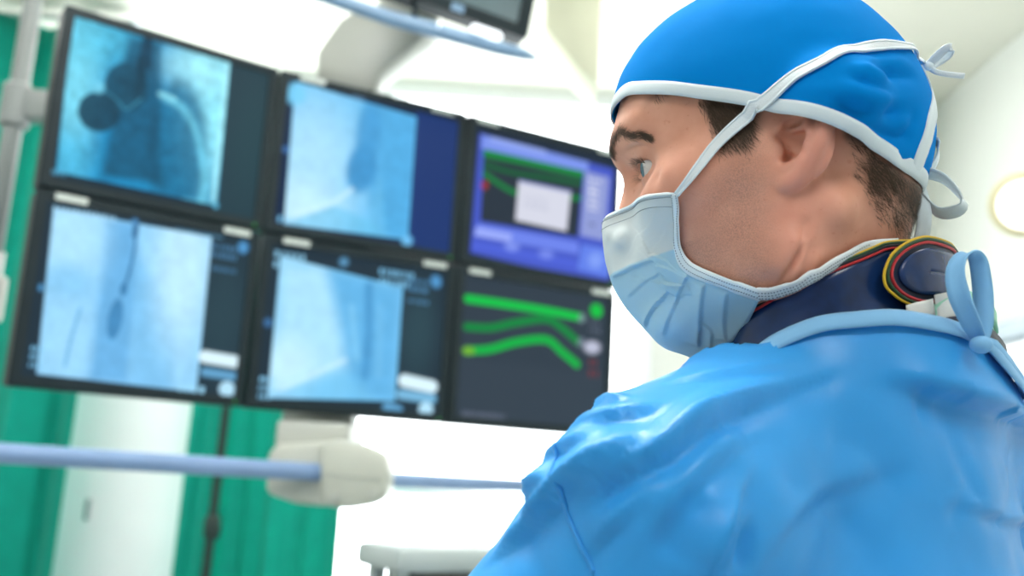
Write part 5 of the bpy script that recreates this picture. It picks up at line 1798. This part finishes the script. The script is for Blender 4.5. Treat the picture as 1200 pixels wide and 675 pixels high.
bm = bmesh.new(); bm_tube(bm, [(We * .5, D, He * .5), (We * .5, D + .06, He * .5), (We * .5, D + .08, He * .5 + .05)], .02, 12); bm_tube(bm, [(We * .5, D + .08, He * .5 + .04), (We * .5, D + .08, CZ - ucor[0][2] - .02 - We * .5 * ex[2])], .02, 14)
bm_obj('hanger', bm, M['arm_paint'], r, angle=.9)

# ------------------------------------------------------------------ console at the bottom, in front of the window
k0 = at(470, 642, 1.72); k1 = at(596, 665, 1.86)
dx = k1 - k0; Lk = np.linalg.norm(dx[:2]); ux = np.array([dx[0], dx[1], 0]) / Lk; vy = np.array([-ux[1], ux[0], 0]); zt = (k0[2] + k1[2]) / 2 + .016
r = bpy.data.objects.new('equipment_cart', None); C.objects.link(r); r.empty_display_size = .05
r.matrix_world = Matrix([[ux[0], vy[0], 0, k0[0]], [ux[1], vy[1], 0, k0[1]], [0, 0, 1, 0], [0, 0, 0, 1]])
props(r, 'grey topped equipment cart with white fittings below the handle unit', 'cart')
def cart(name, lo, hi, mat, bev, parent=r): return box(name, lo, hi, M[mat], parent, bev)
cart('top', (0, 0, zt - .042), (Lk, .16, zt), 'console_grey', .012)
cart('post', (.018, .03, .14), (.042, .06, zt - .043), 'console_grey', .004); cart('post', (Lk - .045, .03, .14), (Lk - .02, .06, zt - .043), 'console_grey', .004)
cart('post', (.018, .11, .14), (.042, .14, zt - .043), 'console_grey', .004); cart('post', (Lk - .045, .11, .14), (Lk - .02, .14, zt - .043), 'console_grey', .004)
cart('under_tray', (.06, .04, zt - .075), (Lk - .055, .14, zt - .044), 'console_dark', .004)
cart('shelf', (0, 0, zt - .42), (Lk, .16, zt - .39), 'console_grey', .008); cart('base', (-.03, -.02, .10), (Lk + .03, .18, .139), 'console_grey', .010)
cart('label', (Lk * .74, .05, zt), (Lk * .95, .10, zt + .0016), 'pink', 0)
for x_ in (0, Lk):
    for y_ in (0.0, .16):
        bm = bmesh.new(); bm_tube(bm, [(x_ - .013, y_, .05), (x_ - .010, y_, .05), (x_ + .010, y_, .05), (x_ + .013, y_, .05)], [.040, .049, .049, .040], 20)
        w_o = bm_obj('wheel', bm, M['console_dark'], r, angle=.6)
        bm = bmesh.new(); bm_tube(bm, [(x_, y_, .05), (x_, y_, .105)], .012, 8); bm_obj('fork', bm, M['console_grey'], w_o)
# white canisters under the cart top
for i, (lx, ly, rr, lab) in enumerate(((.080, .080, .030, 'small white canister on the left of the cart shelf'), (.150, .080, .036, 'larger white canister in the middle of the cart shelf'))):
    p_ = k0 + ux * lx + vy * ly; zb = zt - .389; ztop = zt - .080 - .010 * i
    o_ = empty('canister', (p_[0], p_[1], zb)); props(o_, lab, 'canister', 'white canisters on the cart')
    hh = ztop - zb
    bm = bmesh.new(); bm_tube(bm, [(0, 0, z_) for z_ in (0, .006, hh * .80, hh * .84)], [rr * .92, rr, rr, rr * .94], 24); bm_obj('container', bm, M['white_plastic'], o_, angle=.7)
    bm = bmesh.new(); bm_tube(bm, [(0, 0, z_) for z_ in (hh * .84, hh * .85, hh * .97, hh)], [rr * .9, rr * 1.02, rr * 1.0, rr * .8], 24); bm_obj('lid', bm, M['white_plastic'], o_, angle=.7)

# ------------------------------------------------------------------ right side: examination lamp and side counter
lc = at(1200, 240, 2.7)
r = empty('examination_lamp', (RX - .12, lc[1] + .02, CZ - .03)); props(r, 'round examination lamp with yellowish rim on arm at the right edge', 'lamp')
def lr(P_): return np.asarray(P_, float) - np.array([RX - .12, lc[1] + .02, CZ - .03])
nl = CAM - lc; nl = nl / np.linalg.norm(nl)
def disc(rs, offs, mat, name, parent):
    bm = bmesh.new(); bm_tube(bm, [tuple(lr(lc + nl * o_)) for o_ in offs], rs, 36); return bm_obj(name, bm, M[mat], parent, angle=.7)
hd_ = disc([.03, .075, .088, .088], [-.07, -.055, -.015, -.004], 'white_plastic', 'lamp_head', r)
disc([.084, .090, .090, .084], [-.012, -.008, .004, .008], 'lamp_brass', 'rim', hd_)
disc([.068, .068], [.006, .012], 'lamp_bulb', 'lens', hd_)
j0 = lc - nl * .06
bm = bmesh.new(); bm_tube(bm, [tuple(lr(p)) for p in catmull([j0, j0 + np.array([.08, .03, .02]), np.array([RX - .14, lc[1] + .04, lc[2] + .15]), np.array([RX - .12, lc[1] + .02, CZ - .3]), np.array([RX - .12, lc[1] + .02, CZ - .03])], 24)], .013, 12); bm_obj('lamp_arm', bm, M['white_plastic'], r)
bm = bmesh.new(); bm_tube(bm, [(0, 0, z_) for z_ in (-.02, -.012, .026)], [.05, .07, .07], 24); bm_obj('ceiling_plate', bm, M['white_plastic'], r, angle=.6)
ct = at_y(1190, 392, 3.3)
r = empty('tall_cupboard', (RX - .01, 3.3, 0)); props(r, 'tall white cupboard with blue grey top against the right wall, behind the gown tie', 'cupboard')
cx_ = X(1140, 400, 3.3) - RX
box('top_board', (cx_, -.55, ct[2] - .06), (-.002, .62, ct[2]), M['counter_blue'], r, .008)
bd_ = box('carcass', (cx_ + .03, -.53, .08), (-.002, .60, ct[2] - .061), M['cabinet_white'], r, .004)
box('plinth', (cx_ + .06, -.50, 0), (-.002, .58, .079), M['console_dark'], r)
for k_ in range(3):
    y0 = -.52 + k_ * .37; d_ = box('door', (cx_ + .012, y0 + .004, .10), (cx_ + .0295, y0 + .366, ct[2] - .075), M['cabinet_white'], r, .003)
    box('handle', (cx_ - .004, y0 + .30, 1.00), (cx_ + .0115, y0 + .315, 1.14), M['steel'], d_, .003)

# ------------------------------------------------------------------ camera, daylight from the open side of the room
cd = bpy.data.cameras.new('camera'); co = bpy.data.objects.new('camera', cd); C.objects.link(co)
cd.sensor_width = 36.0; cd.lens = FPX / 1200 * 36; cd.clip_start = .02; cd.clip_end = 60
M4 = Matrix.Identity(4)
for k_ in range(3): M4[k_][0], M4[k_][1], M4[k_][2], M4[k_][3] = RGT[k_], UPV[k_], -FWD[k_], CAM[k_]
co.matrix_world = M4
cd.dof.use_dof = True; cd.dof.focus_distance = FOCUS; cd.dof.aperture_fstop = FSTOP
bpy.context.scene.camera = co
w = bpy.data.worlds.new('daylight'); bpy.context.scene.world = w; w.use_nodes = True
bg = w.node_tree.nodes['Background']; bg.inputs[0].default_value = (.92, .97, 1.0, 1); bg.inputs[1].default_value = WORLD_S
sc_ = bpy.context.scene
sc_.view_settings.view_transform = 'Standard'; sc_.view_settings.look = 'None'; sc_.view_settings.gamma = 1.0
sc_.view_settings.use_curve_mapping = False; sc_.view_settings.exposure = EXPOSURE
